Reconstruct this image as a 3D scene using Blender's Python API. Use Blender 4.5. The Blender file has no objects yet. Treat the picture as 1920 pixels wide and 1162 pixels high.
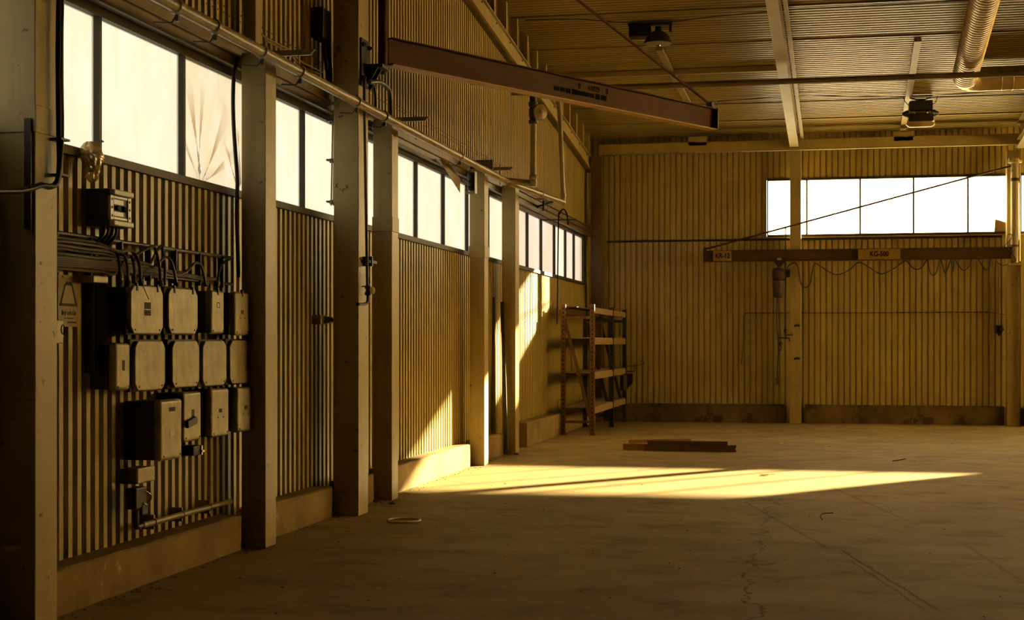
import bpy, bmesh, math, random
from mathutils import Vector, Matrix
R = math.radians
random.seed(7)
S = bpy.context.scene
C = S.collection

# ------------------------------------------------------------------ camera
FPX = 2750.0
YAW = math.atan2(561.0, FPX)
SA, CA = math.sin(YAW), math.cos(YAW)
EYE = 1.6
cam_d = bpy.data.cameras.new('camera')
cam_d.sensor_width = 36.0
cam_d.lens = FPX * 36.0 / 1920.0
cam_d.shift_y = 61.0 / 1920.0
cam_d.clip_end = 200
cam = bpy.data.objects.new('camera', cam_d)
C.objects.link(cam)
cam.location = (0, 0, EYE)
cam.rotation_euler = (R(90), 0, YAW)
S.camera = cam
S.view_settings.view_transform = 'Standard'
S.view_settings.look = 'None'
S.view_settings.exposure = 0.0
S.view_settings.gamma = 1.0
S.view_settings.use_curve_mapping = False

# ------------------------------------------------------------------ sky and sun
W = bpy.data.worlds.new('sky')
S.world = W
W.use_nodes = True
wn = W.node_tree
wn.nodes.clear()
wo = wn.nodes.new('ShaderNodeOutputWorld')
wb = wn.nodes.new('ShaderNodeBackground')
wb.inputs[0].default_value = (1.0, 0.76, 0.42, 1)
wb.inputs[1].default_value = 2.2
wn.links.new(wb.outputs[0], wo.inputs[0])

sun_d = bpy.data.lights.new('sun', 'SUN')
sun_d.energy = 205.0
sun_d.angle = R(0.8)
sun_d.color = (1.0, 0.73, 0.33)
sun = bpy.data.objects.new('sun', sun_d)
C.objects.link(sun)
sun.rotation_euler = Vector((-0.80, -1.0, -0.334)).to_track_quat('-Z', 'Y').to_euler()


def portal(name, loc, rot, sx, sy):
    d = bpy.data.lights.new(name, 'AREA')
    d.shape = 'RECTANGLE'
    d.size, d.size_y = sx, sy
    d.cycles.is_portal = True
    o = bpy.data.objects.new(name, d)
    C.objects.link(o)
    o.location = loc
    o.rotation_euler = rot


WFX0, WFX1 = -0.87, 11.0       # the far window strip
RWY0, RWY1 = 16.0, 29.3       # unseen window strip, added to light the hall from the right
portal('sky_portal_left', (-4.62, 18.0, 3.25), (0, R(-90), 0), 1.1, 24.0)
portal('sky_portal_far', (5.0, 30.05, 4.3), (R(-90), 0, 0), 12.2, 1.3)
portal('sky_portal_right', (16.1, (RWY0 + RWY1) / 2, 3.6), (0, R(90), 0), 2.8, RWY1 - RWY0)

# ------------------------------------------------------------------ picture ray -> place on a real plane
def ray(px, py):
    u, v = (px - 960.0) / FPX, (642.0 - py) / FPX
    return u * CA - SA, u * SA + CA, v


def at_x(px, py, X):
    a, b, c = ray(px, py); t = X / a
    return Vector((X, b * t, EYE + c * t))


def at_y(px, py, Y):
    a, b, c = ray(px, py); t = Y / b
    return Vector((a * t, Y, EYE + c * t))


def at_z(px, py, Z=0.0):
    a, b, c = ray(px, py); t = (Z - EYE) / c
    return Vector((a * t, b * t, Z))


def roof(y):                  # underside height of the roof sheet
    return 5.80 + 0.095 * (29.7 - y)


# ------------------------------------------------------------------ materials
def nd(nt, typ, **kw):
    n = nt.nodes.new(typ)
    for k, v in kw.items():
        if k == 'inp':
            for kk, vv in v.items():
                n.inputs[kk].default_value = vv
        else:
            setattr(n, k, v)
    return n


def mixc(nt, fac, a, b, mode='MIX'):
    n = nt.nodes.new('ShaderNodeMix')
    n.data_type = 'RGBA'; n.blend_type = mode
    for s, v in ((0, fac), (6, a), (7, b)):
        if hasattr(v, 'is_linked'):
            nt.links.new(v, n.inputs[s])
        else:
            n.inputs[s].default_value = v if s == 0 else (*v[:3], 1)
    return n.outputs[2]


def ramp(nt, src, p0, p1, c0=0.0, c1=1.0):
    n = nd(nt, 'ShaderNodeMapRange', inp={1: p0, 2: p1, 3: c0, 4: c1})
    nt.links.new(src, n.inputs[0])
    return n.outputs[0]


def noise(nt, vec, scale, detail=4, rough=0.6, mscale=None, dist=0.0):
    n = nd(nt, 'ShaderNodeTexNoise', inp={'Scale': scale, 'Detail': detail, 'Roughness': rough, 'Distortion': dist})
    if mscale:
        m = nd(nt, 'ShaderNodeMapping'); m.inputs['Scale'].default_value = mscale
        nt.links.new(vec, m.inputs[0]); vec = m.outputs[0]
    nt.links.new(vec, n.inputs['Vector'])
    return n.outputs[0]


ALB = .50


def paint(name, col, rough=0.55, metal=0.0, var=0.25, scale=3.0, chips=None, chip_amt=0.62, chip_scale=9.0,
          streak=None, bump=0.0, bscale=60.0, spec=0.4, mscale=None):
    m = bpy.data.materials.new(name); m.use_nodes = True
    nt = m.node_tree
    b = nt.nodes['Principled BSDF']
    g = nd(nt, 'ShaderNodeTexCoord').outputs['Object']
    col = tuple(c * ALB for c in col)
    if chips: chips = tuple(c * ALB for c in chips)
    if streak: streak = tuple(c * ALB for c in streak)
    lo = tuple(c * (1 - var) for c in col); hi = tuple(min(1, c * (1 + var * .5)) for c in col)
    out = mixc(nt, ramp(nt, noise(nt, g, scale, mscale=mscale), 0.3, 0.7), lo, hi)
    if streak:
        f = ramp(nt, noise(nt, g, 2.0, mscale=(6, 6, 0.35)), 0.5, 0.75, 0, 0.55)
        out = mixc(nt, f, out, streak)
    if chips:
        f = ramp(nt, noise(nt, g, chip_scale, 6, 0.7), chip_amt, chip_amt + 0.04)
        out = mixc(nt, f, out, chips)
    nt.links.new(out, b.inputs['Base Color'])
    b.inputs['Roughness'].default_value = rough
    b.inputs['Metallic'].default_value = metal
    b.inputs['Specular IOR Level'].default_value = spec
    if bump:
        bp = nd(nt, 'ShaderNodeBump', inp={'Strength': bump, 'Distance': 0.01})
        nt.links.new(noise(nt, g, bscale, 5, 0.7), bp.inputs['Height'])
        nt.links.new(bp.outputs[0], b.inputs['Normal'])
    return m


M = {}
M['sheet'] = paint('cream_sheet', (.64, .49, .135), .42, var=.16, scale=1.3, streak=(.40, .25, .06), chips=(.16, .08, .02), chip_amt=.74, chip_scale=14, spec=.5)
M['roofsheet'] = paint('roof_sheet', (.60, .44, .10), .42, var=.22, scale=.5, spec=.5, mscale=(.3, 1, 1))
M['column'] = paint('column_paint', (.60, .46, .165), .45, var=.18, scale=2, chips=(.10, .05, .015), chip_amt=.625, chip_scale=9, streak=(.36, .25, .09), spec=.45, bump=.08, bscale=30)
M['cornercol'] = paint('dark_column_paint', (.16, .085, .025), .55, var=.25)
M['beam'] = paint('beam_paint', (.57, .43, .13), .5, var=.2, scale=2)
M['frame'] = paint('dark_frame', (.045, .026, .009), .55, var=.3)
M['header'] = paint('header_steel', (.26, .17, .06), .38, var=.35, scale=2.5, streak=(.10, .06, .02), metal=.25)
M['pipe'] = paint('pipe_paint', (.42, .31, .12), .38, var=.2, scale=6, chips=(.12, .05, .02), chip_amt=.68, chip_scale=20)
M['darkpipe'] = paint('dark_pipe', (.035, .022, .008), .45, var=.3)
M['brownpipe'] = paint('brown_pipe', (.22, .135, .045), .5, var=.2)
M['matt'] = paint('matt_black', (.012, .008, .004), .9, spec=.02)
M['cable'] = paint('black_cable', (.016, .010, .005), .5, var=.3)
M['cablegrey'] = paint('grey_cable', (.13, .09, .035), .4, var=.35, scale=8)
M['jib'] = paint('red_brown_beam', (.115, .029, .004), .6, spec=.15, var=.3, scale=2.5, chips=(.05, .015, .005), chip_amt=.66, chip_scale=7)
M['jibfar'] = paint('brown_beam', (.13, .062, .012), .6, spec=.2, var=.3, scale=2.5)
M['jiblip'] = paint('lit_flange', (.62, .32, .04), .5, var=.25, scale=4)  # lower flange brightened: light bounced off the floor is put into the colour
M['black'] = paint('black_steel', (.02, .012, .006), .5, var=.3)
M['rust'] = paint('rusty_steel', (.20, .085, .022), .65, var=.45, scale=7, chips=(.06, .02, .006), chip_amt=.58, chip_scale=12)
M['rackdark'] = paint('rack_dark_steel', (.055, .040, .018), .55, var=.4, scale=6)
M['rackbeam'] = paint('rack_beam', (.42, .27, .085), .5, var=.3, scale=5, chips=(.15, .06, .02), chip_amt=.62)
M['wood'] = paint('raw_wood', (.42, .19, .045), .65, var=.35, scale=5, mscale=(.4, 6, 6))
M['wooddark'] = paint('brown_wood', (.17, .075, .02), .65, var=.35, scale=5, mscale=(.4, 6, 6))
M['board'] = paint('shelf_board', (.48, .34, .14), .7, var=.25, scale=4)
M['boxbody'] = paint('shaded_box', (.060, .042, .018), .55, var=.3, scale=5)  # box sides far darker than their covers: shade put into the colour
M['boxcover'] = paint('box_cover', (.56, .46, .24), .42, var=.34, scale=9, streak=(.34, .25, .11), chips=(.12, .075, .03), chip_amt=.64, chip_scale=16, bump=.1, metal=.3)
M['plastic'] = paint('pale_plastic', (.72, .60, .36), .35, var=.1)
M['window_white'] = paint('white_insert', (.80, .72, .52), .3, var=.05)
M['poster'] = paint('poster_paper', (.47, .35, .13), .6, var=.15, scale=5)
M['print'] = paint('grey_print', (.12, .09, .04), .7, var=.5, scale=60, spec=.1)
M['ink'] = paint('black_ink', (.012, .008, .005), .7, var=.2, spec=.05)
M['greenink'] = paint('green_ink', (.008, .016, .008), .8, var=.7, scale=20, spec=.03)
M['yellow'] = paint('yellow_sign', (.42, .27, .035), .5, var=.15, scale=8)
M['leaf'] = paint('yellow_leaf', (1.25, .72, .006), .5, var=.2, scale=30)
M['ring'] = paint('white_ring', (1.5, 1.3, .85), .5, var=.1)
M['duct'] = paint('duct_steel', (.72, .54, .22), .38, var=.12, scale=4, metal=.35)
M['chrome'] = paint('bright_metal', (.70, .58, .35), .25, metal=.9, var=.1)
M['copper'] = paint('copper_wire', (.55, .22, .12), .4, var=.2, metal=.4)
M['motor'] = paint('brown_hoist', (.10, .050, .022), .55, var=.3, scale=8)
M['card'] = paint('cardboard', (.50, .34, .14), .8, var=.15)
M['kerb'] = paint('kerb_concrete', (.40, .275, .10), .85, var=.3, scale=2.5, streak=(.30, .19, .06), chips=(.78, .62, .34), chip_amt=.65, chip_scale=5, bump=.5, bscale=40, spec=.2)
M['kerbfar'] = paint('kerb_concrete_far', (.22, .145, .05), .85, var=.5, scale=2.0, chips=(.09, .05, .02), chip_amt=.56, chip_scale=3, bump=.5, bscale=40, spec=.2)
M['dirt'] = paint('floor_dirt', (.10, .06, .025), .9, var=.4)


def bag_mat():
    m = bpy.data.materials.new('clear_bag'); m.use_nodes = True
    nt = m.node_tree; nt.nodes.clear()
    o = nd(nt, 'ShaderNodeOutputMaterial')
    g = nd(nt, 'ShaderNodeBsdfGlossy', inp={'Color': (.8, .72, .5, 1), 'Roughness': .22})
    t = nd(nt, 'ShaderNodeBsdfTransparent', inp={'Color': (.74, .66, .46, 1)})
    d = nd(nt, 'ShaderNodeBsdfTranslucent', inp={'Color': (.5, .38, .2, 1)})
    a = nd(nt, 'ShaderNodeMixShader', inp={0: .45}); b = nd(nt, 'ShaderNodeMixShader', inp={0: .22})
    nt.links.new(t.outputs[0], a.inputs[1]); nt.links.new(d.outputs[0], a.inputs[2])
    nt.links.new(a.outputs[0], b.inputs[1]); nt.links.new(g.outputs[0], b.inputs[2])
    nt.links.new(b.outputs[0], o.inputs[0])
    return m


M['bag'] = bag_mat()


def pane_mat(name, clear, tint, stain, diffuse=.35, seed=0.0, facing=False):
    """sheet of milky plastic: partly see-through (tinted), partly scattering"""
    m = bpy.data.materials.new(name); m.use_nodes = True
    nt = m.node_tree; nt.nodes.clear()
    o = nd(nt, 'ShaderNodeOutputMaterial')
    g = nd(nt, 'ShaderNodeTexCoord').outputs['Object']
    mp = nd(nt, 'ShaderNodeMapping'); mp.inputs['Location'].default_value = (seed, seed * 2, 0)
    nt.links.new(g, mp.inputs[0]); g = mp.outputs[0]
    f1 = ramp(nt, noise(nt, g, 1.3, 5, .55, dist=.4), .38, .72)
    f2 = ramp(nt, noise(nt, g, 2.0, 4, .6, mscale=(5, 5, .25)), .52, .80, 0, .8)
    c = mixc(nt, f1, tint, stain)
    c = mixc(nt, f2, c, stain)
    if facing:
        lw = nd(nt, 'ShaderNodeLayerWeight', inp={0: .5})
        f3 = ramp(nt, lw.outputs['Facing'], .60, .80)
        c = mixc(nt, f3, c, tuple(s * k for s, k in zip(stain, (.62, .48, .36))))
    tr = nd(nt, 'ShaderNodeBsdfTransparent'); nt.links.new(c, tr.inputs[0])
    tl = nd(nt, 'ShaderNodeBsdfTranslucent'); nt.links.new(c, tl.inputs[0])
    mx = nd(nt, 'ShaderNodeMixShader', inp={0: diffuse})
    nt.links.new(tr.outputs[0], mx.inputs[1]); nt.links.new(tl.outputs[0], mx.inputs[2])
    nt.links.new(mx.outputs[0], o.inputs[0])
    return m


M['pane_l'] = [pane_mat('milky_pane_left', 1, (.73, .79, .90), (.70, .73, .78), .35, s) for s in (0, 3.1, 7.7)]
M['pane_w'] = [pane_mat('stained_pane_left', 1, (.72, .74, .87), (.68, .66, .72), .35, s) for s in (1.2, 5.5)]
M['film'] = pane_mat('buckled_film', 1, (.49, .56, .72), (.45, .46, .44), .35, 2.0, facing=True)
M['pane_f'] = [pane_mat('clear_pane_far', 1, (.82, .84, .90), (.76, .77, .74), .25, s) for s in (0, 4.2)]
M['pane_r'] = pane_mat('added_pane_right', 1, (.76, .71, .55), (.67, .60, .44), 1.0, 6.0)  # panes of the added windows, milky so that they spread light
M['pane_fd'] = pane_mat('dirty_pane_far', 1, (.74, .76, .72), (.58, .56, .44), .4, 9.0)


def floor_mat():
    m = bpy.data.materials.new('worn_concrete_floor'); m.use_nodes = True
    nt = m.node_tree
    b = nt.nodes['Principled BSDF']
    g = nd(nt, 'ShaderNodeTexCoord').outputs['Object']
    sep = nd(nt, 'ShaderNodeSeparateXYZ'); nt.links.new(g, sep.inputs[0])
    big = noise(nt, g, .5, 7, .68)
    med = noise(nt, g, 1.6, 9, .74, mscale=(1.0, 1.3, 1))
    fin = noise(nt, g, 34, 4, .7)
    c = mixc(nt, ramp(nt, big, .35, .65), (.200, .142, .052), (.300, .216, .082))
    c = mixc(nt, ramp(nt, med, .50, .68, 0, .7), c, (.115, .074, .030))
    c = mixc(nt, ramp(nt, med, .28, .42, .35, 0), c, (.34, .25, .11))
    c = mixc(nt, ramp(nt, fin, .55, .75, 0, .35), c, (.105, .066, .024))
    spk = noise(nt, g, 11, 2, .5, mscale=(1, .6, 1))
    c = mixc(nt, ramp(nt, spk, .74, .77, 0, .7), c, (.07, .04, .015))
    fw = ramp(nt, noise(nt, g, 3.5, 8, .75, mscale=(.35, 2.4, 1)), .66, .70, 0, .6)
    c = mixc(nt, fw, c, (.09, .052, .02))
    wig = nd(nt, 'ShaderNodeMath', operation='SUBTRACT', inp={1: .5})
    nt.links.new(noise(nt, g, 2.2, 6, .66), wig.inputs[0])

    def mth(op, a, bb):
        n = nd(nt, 'ShaderNodeMath', operation=op)
        for i, v in enumerate((a, bb)):
            if hasattr(v, 'is_linked'): nt.links.new(v, n.inputs[i])
            elif v is not None: n.inputs[i].default_value = v
        return n.outputs[0]

    def line(c, p0, p1, w, amp, strength, col=(.05, .028, .01)):
        d = (p1 - p0); L = d.length; d = d / L
        dx = mth('SUBTRACT', sep.outputs[0], p0.x); dy = mth('SUBTRACT', sep.outputs[1], p0.y)
        along = mth('ADD', mth('MULTIPLY', dx, d.x), mth('MULTIPLY', dy, d.y))
        across = mth('SUBTRACT', mth('MULTIPLY', dx, d.y), mth('MULTIPLY', dy, d.x))
        across = mth('ABSOLUTE', mth('ADD', across, mth('MULTIPLY', wig.outputs[0], amp)), None)
        f = ramp(nt, across, w, w * .3, 0, strength)
        f = mth('MULTIPLY', f, ramp(nt, along, -.05, .15)); f = mth('MULTIPLY', f, ramp(nt, along, L + .1, L - .3))
        return mixc(nt, f, c, col)
    # the wandering crack, tyre tracks and scrapes
    c = line(c, at_z(1405, 1170), at_z(1405, 1062), .016, .55, .9)
    c = line(c, at_z(1405, 1066), at_z(1462, 925), .018, .8, .8)
    c = line(c, at_z(1395, 940), at_z(1560, 1032), .022, .05, .5)
    c = line(c, at_z(1530, 900), at_z(1700, 975), .024, .05, .4)
    c = line(c, at_z(1575, 1030), at_z(1770, 1150), .020, .06, .75)
    c = line(c, at_z(1590, 1048), at_z(1745, 1150), .016, .06, .6)
    c = line(c, at_z(1810, 1020), at_z(1925, 1095), .03, .10, .35)
    c = line(c, at_z(1370, 912), at_z(1500, 960), .014, .08, .3)
    c = line(c, at_z(1740, 947), at_z(1850, 953), .02, .05, .4)
    c = line(c, at_z(1280, 1098), at_z(1330, 1102), .012, .1, .5)
    nt.links.new(c, b.inputs['Base Color'])
    nt.links.new(ramp(nt, med, .3, .7, .62, .85), b.inputs['Roughness'])
    b.inputs['Specular IOR Level'].default_value = .25
    bp = nd(nt, 'ShaderNodeBump', inp={'Strength': .45, 'Distance': .012})
    nt.links.new(mth('ADD', noise(nt, g, 9, 6, .7), mth('MULTIPLY', fin, .35)), bp.inputs['Height'])
    nt.links.new(bp.outputs[0], b.inputs['Normal'])
    return m


M['floor'] = floor_mat()

# ------------------------------------------------------------------ mesh builder
class MB:
    def __init__(s):
        s.v, s.f = [], []

    def add(s, vs, fs):
        n = len(s.v)
        s.v += [Vector(v) for v in vs]
        s.f += [tuple(i + n for i in f) for f in fs]
        return s

    def box(s, x0, x1, y0, y1, z0, z1):
        x0, x1 = sorted((x0, x1)); y0, y1 = sorted((y0, y1)); z0, z1 = sorted((z0, z1))
        return s.add([(x0, y0, z0), (x1, y0, z0), (x1, y1, z0), (x0, y1, z0), (x0, y0, z1), (x1, y0, z1), (x1, y1, z1), (x0, y1, z1)],
                     [(0, 3, 2, 1), (4, 5, 6, 7), (0, 1, 5, 4), (1, 2, 6, 5), (2, 3, 7, 6), (3, 0, 4, 7)])

    def bar(s, a, b, w, h, up=(0, 0, 1)):
        """box bar from a to b, w across, h along up; a and b on the axis"""
        a, b = Vector(a), Vector(b); d = (b - a).normalized()
        side = d.cross(Vector(up))
        side = side.normalized() if side.length > 1e-5 else Vector((1, 0, 0))
        u = side.cross(d).normalized()
        vs = [p + side * sx * w / 2 + u * sz * h / 2 for p in (a, b) for sx, sz in ((-1, -1), (1, -1), (1, 1), (-1, 1))]
        return s.add(vs, [(0, 1, 2, 3), (7, 6, 5, 4), (0, 4, 5, 1), (1, 5, 6, 2), (2, 6, 7, 3), (3, 7, 4, 0)])

    def tube(s, pts, r, seg=10, cap=True):
        pts = [Vector(p) for p in pts]
        rs = r if isinstance(r, (list, tuple)) else [r] * len(pts)
        n = len(pts); base = len(s.v)
        t0 = (pts[1] - pts[0]).normalized()
        ref = Vector((0, 0, 1)) if abs(t0.z) < .9 else Vector((1, 0, 0))
        nrm = t0.cross(ref).normalized()
        for i, p in enumerate(pts):
            t = (pts[min(i + 1, n - 1)] - pts[max(i - 1, 0)])
            t = t.normalized() if t.length > 1e-8 else t0
            nrm = (nrm - t * nrm.dot(t))
            nrm = nrm.normalized() if nrm.length > 1e-6 else t.cross(ref).normalized()
            bn = t.cross(nrm)
            for k in range(seg):
                a = 2 * math.pi * k / seg
                s.v.append(p + (nrm * math.cos(a) + bn * math.sin(a)) * rs[i])
        for i in range(n - 1):
            for k in range(seg):
                k2 = (k + 1) % seg
                s.f.append((base + i * seg + k, base + i * seg + k2, base + (i + 1) * seg + k2, base + (i + 1) * seg + k))
        if cap:
            s.f.append(tuple(base + k for k in reversed(range(seg))))
            s.f.append(tuple(base + (n - 1) * seg + k for k in range(seg)))
        return s

    def lathe(s, c, axis, prof, seg=20):
        """prof: (distance along the axis, radius)"""
        axis = Vector(axis).normalized(); c = Vector(c)
        return s.tube([c + axis * h for h, _ in prof], [max(r, .0004) for _, r in prof], seg)

    def prism(s, outline, d):
        """outline: list of 3-D points in one plane, pushed along d"""
        o = [Vector(p) for p in outline]; d = Vector(d); n = len(o)
        return s.add(o + [p + d for p in o], [tuple(reversed(range(n))), tuple(range(n, 2 * n))] +
                     [(i, (i + 1) % n, n + (i + 1) % n, n + i) for i in range(n)])

    def ibeam(s, a, b, w, h, t=.012, up=(0, 0, 1)):
        a, b = Vector(a), Vector(b); d = (b - a).normalized()
        side = d.cross(Vector(up)).normalized(); u = side.cross(d).normalized()
        prof = [(-w / 2, -h / 2), (w / 2, -h / 2), (w / 2, -h / 2 + t), (t / 2, -h / 2 + t), (t / 2, h / 2 - t), (w / 2, h / 2 - t), (w / 2, h / 2),
                (-w / 2, h / 2), (-w / 2, h / 2 - t), (-t / 2, h / 2 - t), (-t / 2, -h / 2 + t), (-w / 2, -h / 2 + t)]
        vs = [p + side * x + u * z for p in (a, b) for x, z in prof]
        n = 12
        fs = [(i, (i + 1) % n, n + (i + 1) % n, n + i) for i in range(n)]
        for e in (0, n):
            q = [(0, 1, 2, 11), (3, 4, 9, 10), (5, 6, 7, 8)]
            fs += [tuple(e + i for i in f) for f in q]
        return s.add(vs, fs)


def obj(name, mb, mat, parent=None, smooth=False, bevel=0.0, seg=2, keep_origin=False):
    vs = mb.v
    lo = Vector([min(v[i] for v in vs) for i in range(3)]); hi = Vector([max(v[i] for v in vs) for i in range(3)])
    org = Vector((0, 0, 0)) if keep_origin else Vector(((lo.x + hi.x) / 2, (lo.y + hi.y) / 2, lo.z))
    me = bpy.data.meshes.new(name)
    me.from_pydata([v - org for v in vs], [], mb.f)
    bm = bmesh.new(); bm.from_mesh(me)
    bmesh.ops.recalc_face_normals(bm, faces=bm.faces)
    bm.to_mesh(me); bm.free()
    me.materials.append(M[mat] if isinstance(mat, str) else mat)
    o = bpy.data.objects.new(name, me)
    C.objects.link(o)
    if parent is not None:
        o.parent = parent
        q = parent; pl = Vector((0, 0, 0))
        while q is not None:
            pl += q.location; q = q.parent
        o.location = org - pl
    else:
        o.location = org
    if smooth:
        me.polygons.foreach_set('use_smooth', [True] * len(me.polygons))
        md = o.modifiers.new('edge', 'EDGE_SPLIT'); md.split_angle = R(38)
    if bevel:
        bv = o.modifiers.new('bevel', 'BEVEL'); bv.width = bevel; bv.segments = seg; bv.limit_method = 'ANGLE'; bv.angle_limit = R(40)
    return o


def tag(o, label, cat, group=None, kind=None):
    o['label'] = label; o['category'] = cat
    if group: o['group'] = group
    if kind: o['kind'] = kind
    return o


def thing(name, loc, label, cat, group=None):
    o = bpy.data.objects.new(name, None); C.objects.link(o); o.location = loc
    o.empty_display_size = .1
    return tag(o, label, cat, group)


def struct(name, mb, mat, parent=None, **kw):
    o = obj(name, mb, mat, parent, **kw)
    if parent is None: o['kind'] = 'structure'
    return o


def text(s, size, mat, loc, rot, parent, name='lettering', depth=.0015, bold=0.0):
    cu = bpy.data.curves.new(name, 'FONT'); cu.body = s; cu.size = size; cu.extrude = depth; cu.offset = bold
    cu.align_x = 'CENTER'; cu.align_y = 'CENTER'
    tmp = bpy.data.objects.new(name + '_tmp', cu); C.objects.link(tmp)
    bpy.context.view_layer.update()
    me = bpy.data.meshes.new_from_object(tmp.evaluated_get(bpy.context.evaluated_depsgraph_get()))
    bpy.data.objects.remove(tmp)
    me.materials.clear(); me.materials.append(M[mat])
    o = bpy.data.objects.new(name, me); C.objects.link(o)
    pl = Vector((0, 0, 0)); q = parent
    while q is not None:
        pl += q.location; q = q.parent
    o.parent = parent; o.location = Vector(loc) - pl; o.rotation_euler = rot
    return o


def curve_pts(pts, n=8):
    """smooth path through points"""
    P = [Vector(p) for p in pts]
    if len(P) < 3: return P
    out = []
    for i in range(len(P) - 1):
        p0, p1, p2, p3 = P[max(i - 1, 0)], P[i], P[i + 1], P[min(i + 2, len(P) - 1)]
        for k in range(n):
            t = k / n
            out.append(.5 * ((2 * p1) + (p2 - p0) * t + (2 * p0 - 5 * p1 + 4 * p2 - p3) * t * t + (3 * p1 - p0 - 3 * p2 + p3) * t ** 3))
    out.append(P[-1])
    return out


PITCH = .115
def ribs(u0, u1, depth=.040, flat=.050, slope=.009, pitch=PITCH):
    """(u, d) points of the trapezoid sheet; d = depth for the flats that face the room"""
    pts = []; u = u0
    while u < u1 - 1e-6:
        for du, d in ((0, 0), (slope, depth), (slope + flat, depth), (2 * slope + flat, 0)):
            if u + du < u1: pts.append((u + du, d))
        u += pitch
    pts.append((u1, 0))
    return pts


def sheet(axis, base, sign, u0, u1, zlo, zhi, **kw):
    """ribbed wall sheet: axis 'y' runs along Y at X=base (left wall), 'x' runs along X at Y=base"""
    mb = MB(); pr = ribs(u0, u1, **kw); vs = []; fs = []
    for u, d in pr:
        for zf in (zlo, zhi):
            z = zf(u) if callable(zf) else zf
            vs.append((base + sign * d, u, z) if axis == 'y' else (u, base + sign * d, z))
    for i in range(len(pr) - 1):
        fs.append((2 * i, 2 * i + 2, 2 * i + 3, 2 * i + 1))
    return mb.add(vs, fs)


# ------------------------------------------------------------------ room shell
XW = -4.53                     # back of the left wall sheet
YF = 29.93                     # back of the far wall sheet
XR = 16.0
YB = -2.5
SILL, HEAD = 2.79, 3.70        # left windows
FS, FH = 3.74, 4.86            # far windows

struct('floor', MB().box(XW - .3, XR + .3, YB - .3, YF + .3, -.2, 0), 'floor', keep_origin=True)

# left wall
struct('wall_left', sheet('y', XW, 1, YB, YF, 0, SILL - .02), 'sheet')
struct('wall_left', sheet('y', XW, 1, YB, YF, HEAD + .1, lambda u: roof(u) + .02), 'sheet')
struct('wall_left', MB().box(XW - .02, XW + .03, 29.12, YF, SILL - .03, HEAD + .15), 'sheet')
struct('wall_left', MB().box(XW - .02, XW + .03, YB, 5.9, SILL - .03, HEAD + .15), 'sheet')
# far wall
struct('wall_far', sheet('x', YF, -1, XW, XR, 0, FS, depth=.026, flat=.080, slope=.010), 'sheet')
struct('wall_far', sheet('x', YF, -1, XW, XR, FH, roof(YF) + .03, depth=.026, flat=.080, slope=.010), 'sheet')
struct('wall_far', sheet('x', YF, -1, XW, WFX0, FS, FH, depth=.026, flat=.080, slope=.010), 'sheet')
struct('wall_far', sheet('x', YF, -1, WFX1, XR, FS, FH, depth=.026, flat=.080, slope=.010), 'sheet')
# the two walls that are out of the picture
rw = MB().box(XR, XR + .1, YB, YF, 0, 2.2).box(XR, XR + .1, YB, YF, 5.0, 9).box(XR, XR + .1, YB, RWY0, 2.2, 5.0).box(XR, XR + .1, RWY1, YF, 2.2, 5.0)
struct('wall_right', rw, 'wooddark')
wr = MB()
for k in range(12):
    yy = RWY0 + (RWY1 - RWY0) * k / 11
    wr.box(XR - .01, XR + .06, yy - .03, yy + .03, 2.2, 5.0)
wr = struct('window_9', wr, 'frame')  # unseen windows, added to bring light in from the right
for k in range(11):
    y0 = RWY0 + (RWY1 - RWY0) * k / 11
    struct('pane', MB().box(XR + .02, XR + .028, y0 + .03, y0 + (RWY1 - RWY0) / 11 - .03, 2.2, 5.0), M['pane_r'], wr)
struct('wall_back', MB().box(XW - .1, XR + .1, YB - .1, YB, 0, 9.2), 'matt')

# roof sheet, ribs run along X
cm = MB(); pr = ribs(YB, YF + .05, depth=.036, flat=.060, slope=.010); vs = []; fs = []
for u, d in pr:
    for x in (XW - .05, XR + .05):
        vs.append((x, u, roof(u) + .036 - d))
for i in range(len(pr) - 1):
    fs.append((2 * i, 2 * i + 1, 2 * i + 3, 2 * i + 2))
struct('ceiling', cm.add(vs, fs), 'roofsheet', keep_origin=True)

# ------------------------------------------------------------------ kerbs
def kerb(name, x0, x1, y0, y1, h, mat='kerb'):
    # concrete upstand, subdivided so that its edges can be a little uneven
    mb = MB(); L = max(x1 - x0, y1 - y0); n = max(2, int(L / .18)); alongy = (y1 - y0) > (x1 - x0)
    rnd = random.Random(int(x0 * 31 + y0 * 17))
    ring = lambda t: None
    rows = []
    for i in range(n + 1):
        t = i / n
        j = [rnd.uniform(-.006, .006) for _ in range(4)]
        if alongy:
            y = y0 + (y1 - y0) * t
            rows.append([(x0, y, 0), (x1 + j[0] - .004, y, 0), (x1 + j[1], y, h * .5), (x1 + j[2] * .7, y, h - .012), (x1 - .014, y, h + j[3] * .5), (x0, y, h)])
        else:
            x = x0 + (x1 - x0) * t
            rows.append([(x, y1, 0), (x, y0 - j[0] + .004, 0), (x, y0 - j[1], h * .5), (x, y0 - j[2] * .7, h - .012), (x, y0 + .014, h + j[3] * .5), (x, y1, h)])
    vs = [p for r in rows for p in r]; m = 6
    fs = [(i * m + k, i * m + (k + 1) % m, (i + 1) * m + (k + 1) % m, (i + 1) * m + k) for i in range(n) for k in range(m)]
    fs += [tuple(range(m)), tuple(n * m + k for k in reversed(range(m)))]
    return struct(name, mb.add(vs, fs), mat)


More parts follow.
